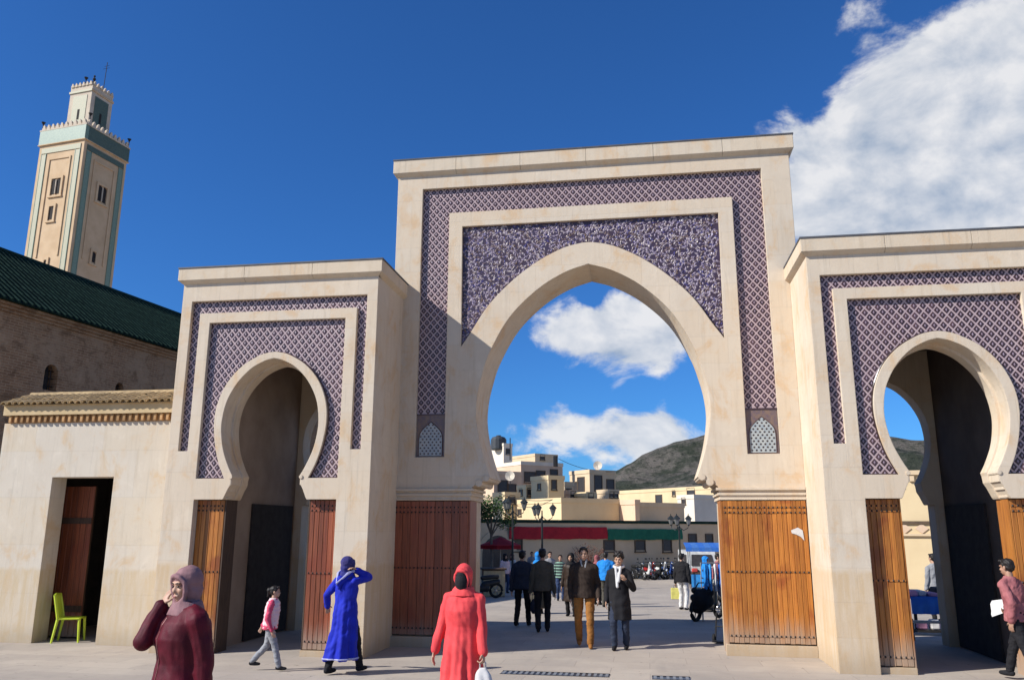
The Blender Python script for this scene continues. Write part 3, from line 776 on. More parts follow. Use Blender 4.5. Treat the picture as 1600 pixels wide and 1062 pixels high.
# ------------------------------------------------------------------ minaret
M_MIN = simple('pink_buff_render', (.60, .43, .265), (.53, .37, .22), .9, 1.2, .2, .2, 25)
M_MINW = simple('white_lantern_render', (.58, .48, .36), (.50, .41, .31), .9, 2)
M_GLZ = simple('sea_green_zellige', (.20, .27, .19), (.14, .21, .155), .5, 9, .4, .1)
M_GLZD = simple('green_zellige_shaded', (.085, .12, .08), (.06, .09, .062), .5, 9, .4, .1)  # darker copy for faces turned from the sun, shade put into the colour
M_GLZP = simple('green_mosaic_sunlit', (.37, .38, .25), (.46, .40, .28), .6, 10, .3, .1)  # paler copy for the sunlit faces, light put into the colour
def minaret():
    az = rad(-38.93); d = 60.0
    mid = Vector((d*math.sin(az), d*math.cos(az), 0))
    ang = rad(-8.0)
    ex = Vector((math.cos(ang), math.sin(ang), 0)); ey = Vector((-math.sin(ang), math.cos(ang), 0))
    s = 3.95                                               # square plan, mid is its nearest (front right) corner
    c = mid-ex*s/2+ey*s/2
    root = empty('minaret', c, 'tall square pinkish minaret with green bands and a small white lantern on top', 'minaret', rz=ang)
    h = s/2; zb, zt, zp = 28.45, 29.5, 29.95
    shaft = MB(); shaft.box((-h, -h, -1), (h, h, zb)); shaft.build('shaft', M_MIN, root)
    def face(k):                                           # local frame of face k: 0 front, 1 right, 2 back, 3 left
        return Matrix.Rotation(k*math.pi/2, 4, 'Z')
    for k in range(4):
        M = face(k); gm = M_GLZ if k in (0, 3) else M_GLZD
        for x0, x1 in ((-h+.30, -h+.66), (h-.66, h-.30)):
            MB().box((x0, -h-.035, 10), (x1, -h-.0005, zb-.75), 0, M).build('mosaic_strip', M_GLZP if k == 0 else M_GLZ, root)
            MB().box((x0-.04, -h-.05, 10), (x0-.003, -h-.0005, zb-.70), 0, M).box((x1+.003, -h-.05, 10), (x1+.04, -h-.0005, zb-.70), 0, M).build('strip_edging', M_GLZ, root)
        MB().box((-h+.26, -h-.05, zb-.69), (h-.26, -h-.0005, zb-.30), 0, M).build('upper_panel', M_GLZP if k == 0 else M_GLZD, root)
        # raised frame round the window bay
        f = MB()
        f.box((-.98, -h-.06, 20), (-.86, -h-.0005, zb-1.25), 0, M).box((.86, -h-.06, 20), (.98, -h-.0005, zb-1.25), 0, M).box((-.98, -h-.061, zb-1.249), (.98, -h-.0005, zb-1.12), 0, M)
        f.build('bay_frame', M_MIN, root)
        def window(x, z, w, hh, twin):
            g = MB(); g.box((-w/2-.16+x, -h-.085, z-.12), (-w/2+x, -h-.001, z+hh+.18), 0, M); g.box((w/2+x, -h-.085, z-.12), (w/2+.16+x, -h-.001, z+hh+.18), 0, M)
            g.box((-w/2+x, -h-.085, z+hh), (w/2+x, -h-.001, z+hh+.18), 0, M); g.box((-w/2-.2+x, -h-.10, z-.24), (w/2+.2+x, -h-.001, z-.121), 0, M)
            wn = g.build('window', M_MIN, root)
            p = MB(); n = 2 if twin else 1
            for i in range(n):
                ww = w/n-.06*(n-1); xc = x-w/2+(i+.5)*w/n
                pr = [(xc-ww/2, z), (xc+ww/2, z)]+[(xc+ww/2*math.cos(t*math.pi/6), z+hh-ww/2+ww/2*math.sin(t*math.pi/6)) for t in range(7)]
                q = MB(); q.prism(pr, -h-.02, -h-.003)
                p.add([M @ Vector(v) for v in q.v], q.f)
            p.build('dark_opening', M_DARKR, wn)
            if twin: MB().tube([M @ Vector((x, -h-.05, z)), M @ Vector((x, -h-.05, z+hh-.1))], .05, 6).build('colonnette', M_MINW, wn)
        if k in (0, 2):
            window(0, zb-3.9, .82, 1.15, True); window(-.1, zb-5.75, .40, .95, False); window(0, zb-9.3, .22, .6, False)
        else:
            window(.05, zb-3.9, .80, 1.15, True); window(0, zb-8.4, .34, .75, False); window(0, zb-12.2, .3, .7, False)
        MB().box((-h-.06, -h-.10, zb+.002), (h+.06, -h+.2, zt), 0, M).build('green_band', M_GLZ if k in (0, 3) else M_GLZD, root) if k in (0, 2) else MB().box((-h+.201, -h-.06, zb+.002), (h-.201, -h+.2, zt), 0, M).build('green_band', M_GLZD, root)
    MB().box((-h-.12, -h-.12, zb-.06), (h+.12, h+.12, zb)).build('string_course', M_MIN, root)
    MB().box((-h-.11, -h-.11, zt+.001), (h+.11, h+.11, zt+.10)).build('parapet_base', M_MINW, root)
    prof = [(-.15, 0), (.15, 0), (.15, .16), (.09, .16), (.09, .29), (0, .40), (-.09, .29), (-.09, .16), (-.15, .16)]
    mm = MB().prism(prof, -.08, .08).mesh('merlon', M_MINW)
    def merlons(hh, z, n, sc=1.0):
        for k in range(4):
            for i in range(n):
                p = face(k) @ Vector((-hh+(i+.5)*2*hh/n, -hh, z))
                q = link('merlon', mm, root, p, k*math.pi/2); q.scale = (sc, sc, sc)
    merlons(h, zt+.10, 10)
    lh, z0, z1 = .98, zt+.1, 33.35
    MB().box((-lh, -lh, z0), (lh, lh, z1)).build('lantern', M_MINW, root)
    for k in range(4):
        M = face(k)
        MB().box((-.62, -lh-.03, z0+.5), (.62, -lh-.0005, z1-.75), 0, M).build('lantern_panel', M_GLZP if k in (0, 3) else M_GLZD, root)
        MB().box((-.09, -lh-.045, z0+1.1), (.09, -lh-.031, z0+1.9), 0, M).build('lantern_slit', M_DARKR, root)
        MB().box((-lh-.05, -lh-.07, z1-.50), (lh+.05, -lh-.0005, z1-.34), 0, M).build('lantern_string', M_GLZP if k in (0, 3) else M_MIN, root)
    merlons(lh, z1, 6, .8)
    b = MB(); b.lathe([(.5, z1), (.46, z1+.3), (.3, z1+.55), (.05, z1+.66)], n=12); b.build('dome', M_MINW, root)
    b = MB(); b.tube([(0, 0, z1+.6), (0, 0, z1+1.45)], .03, 5)
    for z, r in ((z1+.85, .16), (z1+1.14, .12), (z1+1.38, .08)): b.ell((0, 0, z), (r, r, r), 8)
    b.build('finial', M_IRON, root)
    b = MB(); b.tube([(.75, .2, z1), (.82, .2, z1+2.5)], .025, 5); b.tube([(.5, .2, z1+2.0), (1.1, .2, z1+2.0)], .015, 4); b.tube([(.6, .2, z1+2.2), (1.05, .2, z1+2.2)], .015, 4)
    b.build('aerial', M_IRON, root)
    for (x, y, z) in ((-h, -h, zt+.55), (h, -h+.2, zt+.75), (h, h, zt+.6), (.2, -.9, z1+.5)):
        b = MB(); b.tube([(x, y, z-.3), (x, y, z)], .03, 5); b.lathe([(.04, 0), (.06, .07), (.14, .20), (.15, .22)], (x, y, z), 8); b.build('loudspeaker', M_IRON, root)
minaret()

# ------------------------------------------------------------------ far houses on the rising town side
GRND = -.873
M_CREAM = simple('cream_house_render', (.66, .52, .31), (.60, .46, .27), .9, .5, .2, .15, 8)
M_BUFF = simple('buff_house_render', (.64, .49, .32), (.57, .43, .27), .9, .6, .2, .15, 8)
M_PINK = simple('rose_house_render', (.64, .47, .33), (.57, .41, .28), .9, .6, .2, .15, 8)
M_WHITE = simple('white_house_render', (.74, .65, .52), (.66, .57, .45), .9, .6, .2, .15, 8)
M_WIN = simple('dark_window', (.055, .05, .05), rough=.3, bump=0)
M_FRAME = simple('brown_window_frame', (.12, .08, .05), rough=.7)
ND = Vector((.762, .648, 0))                               # right-hand (shaded) faces run away along this
LD = Vector((-.648, .762, 0))                              # left-hand (sunlit) faces run away along this
HANG = math.atan2(ND.y, ND.x)
def solve_ext(c, d, u):
    """distance along d from c until the vertical line passes through image column u (at horizon height)"""
    r = ray(u, 820); # cross product zero
    return (c.y*r.x-c.x*r.y)/(d.x*r.y-d.y*r.x)
def house(name, label, ul, uc, ur, vt, Y, mat, wins_r=(), wins_l=(), cat='house', roof=None, z0=GRND-.4, parapet=.35, shift=0):
    """box house whose nearest edge is column uc at distance Y, faces ending at columns ul and ur; height from row vt"""
    t = P(uc, vt, Y); c = Vector((t.x, t.y, 0)); zt = t.z
    if shift: c = c-ND*shift
    a = abs(solve_ext(c, LD, ul)) if ul is not None and abs(ul-uc) > 1 else 7.0
    b = abs(solve_ext(c, ND, ur)) if ur is not None and abs(ur-uc) > 1 else 7.0
    a = min(a, 60); b = min(b, 60)
    root = empty(name, c, label, cat, 'houses beyond the square', rz=HANG)
    # local x along ND, local y along LD
    MB().box((0, 0, z0), (b, a, zt-parapet)).build('wall', mat, root)
    p = MB(); th = .22
    p.box((-.05, -.05, zt-parapet+.001), (b+.05, th, zt)); p.box((-.05, a-th, zt-parapet+.001), (b+.05, a+.05, zt)); p.box((-.05, th+.001, zt-parapet+.001), (th, a-th-.001, zt)); p.box((b-th, th+.001, zt-parapet+.001), (b+.05, a-th-.001, zt))
    p.build('parapet', roof or mat, root)
    def win(px, py, w, h, on_r):
        w, h = w*.8, h*.75
        u = px
        if on_r:
            k = abs(solve_ext(c, ND, u)); w0 = c+ND*k
        else:
            k = abs(solve_ext(c, LD, u)); w0 = c+LD*k
        z = P(u, py, w0.y).z
        k = min(max(k, w/2+.05), (b if on_r else a)-w/2-.05)
        if on_r:
            f = MB().box((k-w/2-.07, -.05, z-h/2-.07), (k-w/2, -.001, z+h/2+.07)).box((k+w/2, -.05, z-h/2-.07), (k+w/2+.07, -.001, z+h/2+.07)).box((k-w/2, -.05, z+h/2), (k+w/2, -.001, z+h/2+.07)).box((k-w/2-.1, -.10, z-h/2-.14), (k+w/2+.1, -.001, z-h/2-.071)).build('window', M_FRAME, root)
            MB().box((k-w/2+.001, -.014, z-h/2), (k+w/2-.001, -.002, z+h/2-.001)).build('pane', M_WIN, f)
        else:
            f = MB().box((-.05, k-w/2-.07, z-h/2-.07), (-.001, k-w/2, z+h/2+.07)).box((-.05, k+w/2, z-h/2-.07), (-.001, k+w/2+.07, z+h/2+.07)).box((-.05, k-w/2, z+h/2), (-.001, k+w/2, z+h/2+.07)).box((-.10, k-w/2-.1, z-h/2-.14), (-.001, k+w/2+.1, z-h/2-.071)).build('window', M_FRAME, root)
            MB().box((-.014, k-w/2+.001, z-h/2), (-.002, k+w/2-.001, z+h/2-.001)).build('pane', M_WIN, f)
    for q in wins_r: win(*q, True)
    for q in wins_l: win(*q, False)
    root['zt'] = 0; del root['zt']
    return root, c, zt, a, b
# low market wall across the end of the square
wallroot, WC, WZ, _, WB = house('market_wall', 'long low tan wall in shade carrying a red and green banner', None, 793, 1150, 811, 48, M_BUFF, shift=7.5,
    wins_r=((808, 851, .75, .75), (951, 852, .95, .75), (999, 852, .95, .75), (1041, 848, .85, 1.3), (1081, 842, .8, .8), (1107, 842, .75, .8)), cat='wall', parapet=.18, roof=M_GREENR)
house('house', 'cream flat-roofed house with a wide blank shaded side above the red banner', 795, 877, 968, 777, 58, M_CREAM, wins_l=((812, 800, .5, .5),))
house('house', 'narrow cream tower house with small dark doorway on the hillside', 830, 857, 882, 742, 64, M_CREAM, wins_r=((866, 757, .5, .9),), wins_l=((843, 760, .45, .5),))
house('house', 'brown upper house with deep shaded gallery beneath a thin white roof', 772, 814, 880, 720, 78, M_PINK, wins_r=((828, 745, 1.5, 1.2), (845, 742, 1.2, 1.0), (866, 741, 1.0, 1.2)), roof=M_WHITE)
house('house', 'pale house with arched dark openings on its sunlit corner, dish on roof', 891, 921, 963, 733, 76, M_BUFF, wins_r=((936, 754, 1.0, 1.7), (955, 757, 1.0, 1.2)), wins_l=((909, 758, 1.3, 1.9), (900, 762, .9, 1.4)))
house('house', 'small pink box house stepping out between two shaded walls', 967, 992, 1000, 780, 60, M_PINK)
house('house', 'tan windowless house with a plain shaded side below the mountain', 985, 994, 1070, 784, 61, M_BUFF)
house('house', 'large bright cream house with two small windows under the mountain', 962, 1150, 1190, 756, 82, M_CREAM, wins_l=((1055, 770, .5, .6), (1082, 770, 1.3, 1.3), (1031, 780, 1.2, 1.2)))
house('house', 'white rooftop house with a dark water tank at the upper left', 735, 787, 800, 692, 100, M_WHITE, wins_r=((793, 705, .6, .8),))
house('house', 'grey shadowed house standing behind the tree at the arch foot', 700, 772, 815, 735, 70, M_PINK, wins_r=((785, 760, 1.1, 1.3), (800, 765, .9, 1.2)))
house('house', 'small cream box house left of the tower house', 808, 822, 834, 757, 66, M_CREAM, wins_l=((814, 768, .5, .6),), wins_r=((828, 768, .5, .7),))
house('house', 'rose rendered house wedged between tower house and arched house', 878, 890, 902, 765, 67, M_PINK, wins_r=((896, 772, .5, .6),))
house('house', 'cream house low in front of the pale arched house', 899, 916, 932, 768, 66, M_CREAM, wins_r=((924, 775, .5, .6),))
house('house', 'buff house with two tiny windows right of the pale arched house', 934, 950, 968, 764, 70, M_BUFF, wins_r=((957, 772, .5, .5), (963, 772, .5, .5)))
house('house', 'ochre house below the brown upper house', 770, 789, 812, 768, 62, M_CREAM, wins_r=((800, 780, .5, .7),))
house('house', 'white house with a single window at the foot of the mountain', 1060, 1084, 1128, 772, 72, M_WHITE, wins_l=((1070, 782, .5, .6),))
house('house', 'sandy house high on the slope behind the brown upper house', 800, 836, 872, 708, 105, M_BUFF, wins_r=((848, 714, .8, .8),))
house('house', 'weathered buff house seen below the tower house', 850, 882, 897, 752, 70, M_BUFF, wins_r=((889, 770, .6, .9),))
# rooftop things
M_TANK = simple('black_water_tank', (.05, .055, .06), rough=.5)
tp = P(779, 701, 101)
b = MB(); b.lathe([(.9, 0), (1.0, .15), (1.0, 1.3), (.8, 1.6), (.3, 1.75), (.3, 1.85)], n=14)
tag(b.build('water_tank', M_TANK, None, (tp.x, tp.y, P(779, 703, 101).z)), 'black water tank standing on the white rooftop house', 'tank')
def dish(u, v, Y, label):
    p = P(u, v, Y); r = empty('satellite_dish', p, label, 'dish')
    b = MB(); n = 12
    vs_ = [(0, 0, .0)]; 
    for k in range(n): a = 2*math.pi*k/n; vs_.append((.42*math.cos(a), -.12, .42*math.sin(a)))
    for k in range(n): a = 2*math.pi*k/n; vs_.append((.42*math.cos(a), -.09, .42*math.sin(a)))
    vs_.append((0, .03, 0))
    fs = [(0, 1+(k+1) % n, 1+k) for k in range(n)]+[(1+k, 1+(k+1) % n, 13+(k+1) % n, 13+k) for k in range(n)]+[(25, 13+k, 13+(k+1) % n) for k in range(n)]
    b.add(vs_, fs); b.build('reflector', M_WHITE, r)
    MB().tube([(0, .03, 0), (0, .15, -.3), (0, .15, -.75)], .03, 5).build('mast', M_IRON, r); MB().tube([(0, -.05, -.3), (0, -.42, -.02)], .012, 4).build('feed_arm', M_IRON, r)
dish(934, 727, 77, 'small dish on the roof of the pale arched house'); dish(797, 743, 69, 'white dish catching the sun beside the tree')
for (u, v0, v1, Y, lab) in ((797, 712, 684, 80, 'thin aerial mast rising over the brown upper house'), (868, 722, 712, 77, 'short chimney pipe on the thin white roof')):
    p = P(u, v0, Y); q = P(u, v1, Y)
    tag(MB().tube([(0, 0, -.4), (0, 0, q.z-p.z)], .05 if v0 == 712 else .22, 6).build('roof_mast', M_IRON, None, p), lab, 'mast')

for (u0, v0, Y0, u1, v1, Y1, lab) in ((872, 716, 78, 962, 736, 77, 'cable slung from the brown upper house to the pale arched house'), (780, 770, 62, 884, 776, 58, 'cable sagging over the cream house above the red banner')):
    p, q = P(u0, v0, Y0), P(u1, v1, Y1); pts = [p.lerp(q, i/12)-p-Vector((0, 0, 1.6*(i/12)*(1-i/12))) for i in range(13)]
    tag(MB().tube(pts, .022, 4).build('overhead_cable', M_IRON, None, p), lab, 'cable')
# banner in two lengths, nailed along the wall
M_REDB = simple('red_banner_cloth', (.42, .022, .032), (.34, .018, .027), .9, 3)
M_GRNB = simple('green_banner_cloth', (.020, .15, .085), (.016, .12, .07), .9, 3)
def arcade():
    k = abs(solve_ext(WC, ND, 777)); zt = P(777, 836, (WC+ND*k).y).z; r = 1.0
    pr = full([(r, GRND-.2), (r, zt-1.0)]+[(r*math.cos(t*math.pi/12), zt-1.0+r*math.sin(t*math.pi/12)) for t in range(1, 7)])
    po = full([(r+.3, GRND-.2), (r+.3, zt-1.0)]+[((r+.3)*math.cos(t*math.pi/12), zt-1.0+(r+.3)*math.sin(t*math.pi/12)) for t in range(1, 7)])
    f = MB(); f.prism([(k+a, b) for a, b in po], -.06, -.002); f.build('arch_surround', M_BUFF, wallroot)
    f = MB(); f.prism([(k+a, b) for a, b in pr], -.075, -.0605); f.build('dark_doorway', M_WIN, wallroot)
arcade()
def wall_at(u): k = abs(solve_ext(WC, ND, u)); w = WC+ND*k; return k, w
def banner(u0, u1, v0, v1, mat, label):
    k0, w0 = wall_at(u0); k1, w1 = wall_at(u1)
    zt = P(u0, v0, w0.y).z; zb = P(u0, v1, w0.y).z
    b = MB(); n = 40; vs_ = []; rnd = random.Random(int(u0))
    for i in range(n+1):
        x = (k1-k0)*i/n; sag = .018*math.sin(i*.5)+.008*math.sin(i*2.3)
        for j in range(5):
            f = j/4; z = (zt+sag*.5)*(1-f)+(zb+sag)*f
            vs_.append((x, -.10-.03*math.sin(i*1.7+j)-.02*f, z))
    for q in list(vs_): vs_.append((q[0], q[1]+.012, q[2]))
    m5 = (n+1)*5; fs = []
    for i in range(n):
        for j in range(4):
            a = i*5+j; fs += [(a, a+1, a+6, a+5), (m5+a, m5+a+5, m5+a+6, m5+a+1)]
    b.add(vs_, fs)
    o = b.build('banner', mat, None, (w0.x, w0.y, 0), HANG, smooth=True)
    tag(o, label, 'banner', 'banner lengths on the market wall')
banner(794, 947, 822.5, 842, M_REDB, 'long red cloth banner hung along the low market wall')
banner(948, 1064, 826, 843, M_GRNB, 'green cloth banner continuing the red one on the wall')

# building with the bright bands seen through the right-hand passage
def side_house():
    c = P(1405, 820, 40); root = empty('house', (c.x, c.y, 0), 'sunlit cream house with patterned brick frieze seen through the right passage', 'house', 'houses beyond the square', rz=rad(-14))
    zt = P(1435, 742, 40).z; z1 = P(1435, 818, 40).z; z2 = P(1435, 834, 40).z
    MB().box((-1, 0, -1.2), (9, 8, zt)).build('wall', M_CREAM, root)
    MB().box((-1.15, -.14, zt+.001), (9.1, 8, zt+.2)).build('parapet', M_BUFF, root)
    MB().box((-1, -.10, z1), (9, -.001, z1+.12)).build('string_course', M_FRAME, root)
    MB().box((-1, -.12, z2-.08), (9, -.001, z2+.02)).build('string_course', M_BUFF, root)
    bm = MB().prism([(-.28, 0), (0, .22), (.28, 0), (0, -.22)], -.05, -.001).mesh('frieze_lozenge', M_PINK)
    for i in range(12): link('frieze_lozenge', bm, root, (-.5+i*.7, 0, (z1+z2)/2+.02))
    bm = MB().bbox((-.12, -.12, 0), (.12, 0, .25), .02).mesh('bracket', M_BUFF)
    for i in range(18): link('bracket', bm, root, (-.8+i*.5, 0, zt-.30))
    for i, (x, z) in enumerate(((2.2, z1+1.6), (4.4, z1+1.6))):
        f = MB().box((x-.5, -.06, z-.7), (x-.42, -.001, z+.7)).box((x+.42, -.06, z-.7), (x+.5, -.001, z+.7)).box((x-.42, -.06, z+.62), (x+.42, -.001, z+.7)).build('window', M_FRAME, root)
        MB().box((x-.419, -.02, z-.7), (x+.419, -.002, z+.619)).build('pane', M_WIN, f)
side_house()

# mountain
def mountain():
    pts = [(560, .004), (760, .010), (900, .034), (940, .058), (963, .070), (985, .080), (1010, .0905), (1040, .099), (1062, .106), (1090, .110), (1130, .118), (1210, .124), (1300, .116), (1390, .107), (1450, .104), (1560, .09), (1700, .07), (1950, .04), (2300, .01)]
    az = []
    for u, t in pts:
        d = ray(u, 820); az.append((math.atan2(d.x, d.y), t))
    R0 = 2300; vs_ = []; na, nr = 220, 46; a0, a1 = az[0][0], az[-1][0]
    for i in range(na+1):
        a = a0+(a1-a0)*i/na
        for k in range(len(az)-1):
            if az[k][0] <= a <= az[k+1][0]:
                f = (a-az[k][0])/(az[k+1][0]-az[k][0]); f = f*f*(3-2*f)*.5+f*.5; t = az[k][1]*(1-f)+az[k+1][1]*f
        for j in range(nr+1):
            g = j/nr; R = 1250+(R0-1250)*g if g < .85 else R0-1250*.0+(g-.85)*2000
            R = 1250+1050*g/.85
            x, y = R*math.sin(a), R*math.cos(a)
            prof = (g/.85)**1.25 if g <= .85 else 1-(g-.85)*1.5
            hgt = t*R0*prof
            nz = noise.fractal(Vector((x*.0042, y*.0042, 1.3)), .9, 2.1, 6)
            rg = 1-abs(noise.fractal(Vector((x*.0016+5, y*.0026, .3)), .8, 2, 5))
            hgt += (nz*34+(rg-.75)*95)*prof*min(1, t*14)*(1.0 if g < .80 else .22)
            vs_.append((x, y, -6+max(0, hgt)))
    fs = []
    for i in range(na):
        for j in range(nr): q = i*(nr+1)+j; fs.append((q, q+nr+1, q+nr+2, q+1))
    t = NT('rocky_scrub'); v = t.map((.01, .01, .02), 'World'); n1 = t.noise(v, 1.1, 9, .68, .3); n2 = t.noise(v, 5, 8, .7)
    col = t.mix(t.rng(n1, .40, .60), (.055, .062, .045), (.17, .15, .13))
    col = t.mix(t.math('MULTIPLY', t.rng(n2, .50, .62), .7), col, (.028, .036, .026))
    mt = t.out(col, .95, t.bump(n2, 1.0, 26), .1)
    me = bpy.data.meshes.new('mountain'); me.from_pydata(vs_, [], fs); me.update(); me.materials.append(mt); me.polygons.foreach_set('use_smooth', [True]*len(fs))
    tag(link('mountain', me), kind='structure')
mountain()

# ------------------------------------------------------------------ people
def skin_mat(name, c): return simple(name, c, tuple(x*.85 for x in c), .55, 20, .4, .1, 90)
M_SKIN = skin_mat('skin', (.46, .27, .18)); M_SKIND = skin_mat('tan_skin', (.36, .20, .13))
M_HAIR = simple('dark_hair', (.016, .012, .010), rough=.5, scale=30, bump=.3, bscale=120, stretch=(3, 3, 1))
M_EYE = simple('eye_dark', (.015, .012, .012), rough=.2, bump=0); M_LIP = simple('lip', (.34, .13, .11), rough=.5, bump=0)
def cloth(name, c, c2=None, rough=.85, bs=140, b=.25): return simple(name, c, c2 or tuple(x*.82 for x in c), rough, 5, .2, b, bs)
def V3(*a): return Vector(a)
def ik(a, c, l1, l2, pole):
    d = c-a; L = min(d.length, (l1+l2)*.998); n = d.normalized(); c = a+n*L
    x = (l1*l1-l2*l2+L*L)/(2*L); h = math.sqrt(max(l1*l1-x*x, 0)); p = pole-n*pole.dot(n); p.normalize()
    return a+n*x+p*h, c
class Body(MB):
    def cap(s, p0, p1, r0, r1, n=12):
        p0, p1 = Vector(p0), Vector(p1); d = p1-p0; L = d.length
        if L < 1e-5: return s.ell(p0, (r0, r0, r0), n)
        M = d.to_track_quat('Z', 'Y').to_matrix(); rings = []
        for k in range(1, 5): a = -math.pi/2+k*math.pi/8; rings.append((r0*math.cos(a), r0*math.sin(a)))
        for k in range(0, 4): a = k*math.pi/8; rings.append((r1*math.cos(a), L+r1*math.sin(a)))
        vs_ = [p0+M @ Vector((0, 0, -r0))]
        for r, z in rings:
            for k in range(n): a = 2*math.pi*k/n; vs_.append(p0+M @ Vector((r*math.cos(a), r*math.sin(a), z)))
        vs_.append(p0+M @ Vector((0, 0, L+r1))); K = len(rings)
        fs = [(0, 1+(k+1) % n, 1+k) for k in range(n)]
        for i in range(K-1):
            for k in range(n): fs.append((1+i*n+k, 1+i*n+(k+1) % n, 1+(i+1)*n+(k+1) % n, 1+(i+1)*n+k))
        e = 1+(K-1)*n; t = len(vs_)-1
        fs += [(t, e+k, e+(k+1) % n) for k in range(n)]
        s.add(vs_, fs); return s
    def loft(s, rings, n=20):
        """rings: (centre, rx, ry) or (centre, rx, ry, yaw)"""
        vs_ = []; K = len(rings)
        for r in rings:
            c = Vector(r[0]); yw = r[3] if len(r) > 3 else 0
            for k in range(n):
                a = 2*math.pi*k/n; x, y = r[1]*math.cos(a), r[2]*math.sin(a)
                vs_.append(c+Vector((x*math.cos(yw)-y*math.sin(yw), x*math.sin(yw)+y*math.cos(yw), 0)))
        fs = []
        up = rings[-1][0][2] > rings[0][0][2]
        for i in range(K-1):
            for k in range(n):
                f = (i*n+k, i*n+(k+1) % n, (i+1)*n+(k+1) % n, (i+1)*n+k); fs.append(f if up else f[::-1])
        a, b = tuple(range(n)), tuple((K-1)*n+k for k in range(n))
        fs += [a[::-1], b] if up else [a, b[::-1]]
        s.add(vs_, fs); return s
    def fuse(s, name, mat, parent, voxel, sc=1.0, smooth=2, fold=None):
        """one continuous surface grown over all the volumes"""
        me = s.mesh(name+'_src', [mat]); o = link(name, me, parent)
        if sc != 1.0: me.transform(Matrix.Scale(sc, 4))
        r = o.modifiers.new('r', 'REMESH'); r.mode = 'VOXEL'; r.voxel_size = voxel; r.use_smooth_shade = True
        if smooth: q = o.modifiers.new('s', 'SMOOTH'); q.factor = .5; q.iterations = smooth
        dg = bpy.context.evaluated_depsgraph_get(); ev = o.evaluated_get(dg)
        new = bpy.data.meshes.new_from_object(ev); o.modifiers.clear(); o.data = new; bpy.data.meshes.remove(me)
        new.name = name
        if not new.materials: new.materials.append(mat)
        if fold:
            nr = [v.normal.copy() for v in new.vertices]
            for v, nn in zip(new.vertices, nr): v.co += nn*fold(v.co/sc)*sc
        new.polygons.foreach_set('use_smooth', [True]*len(new.polygons))
        return o

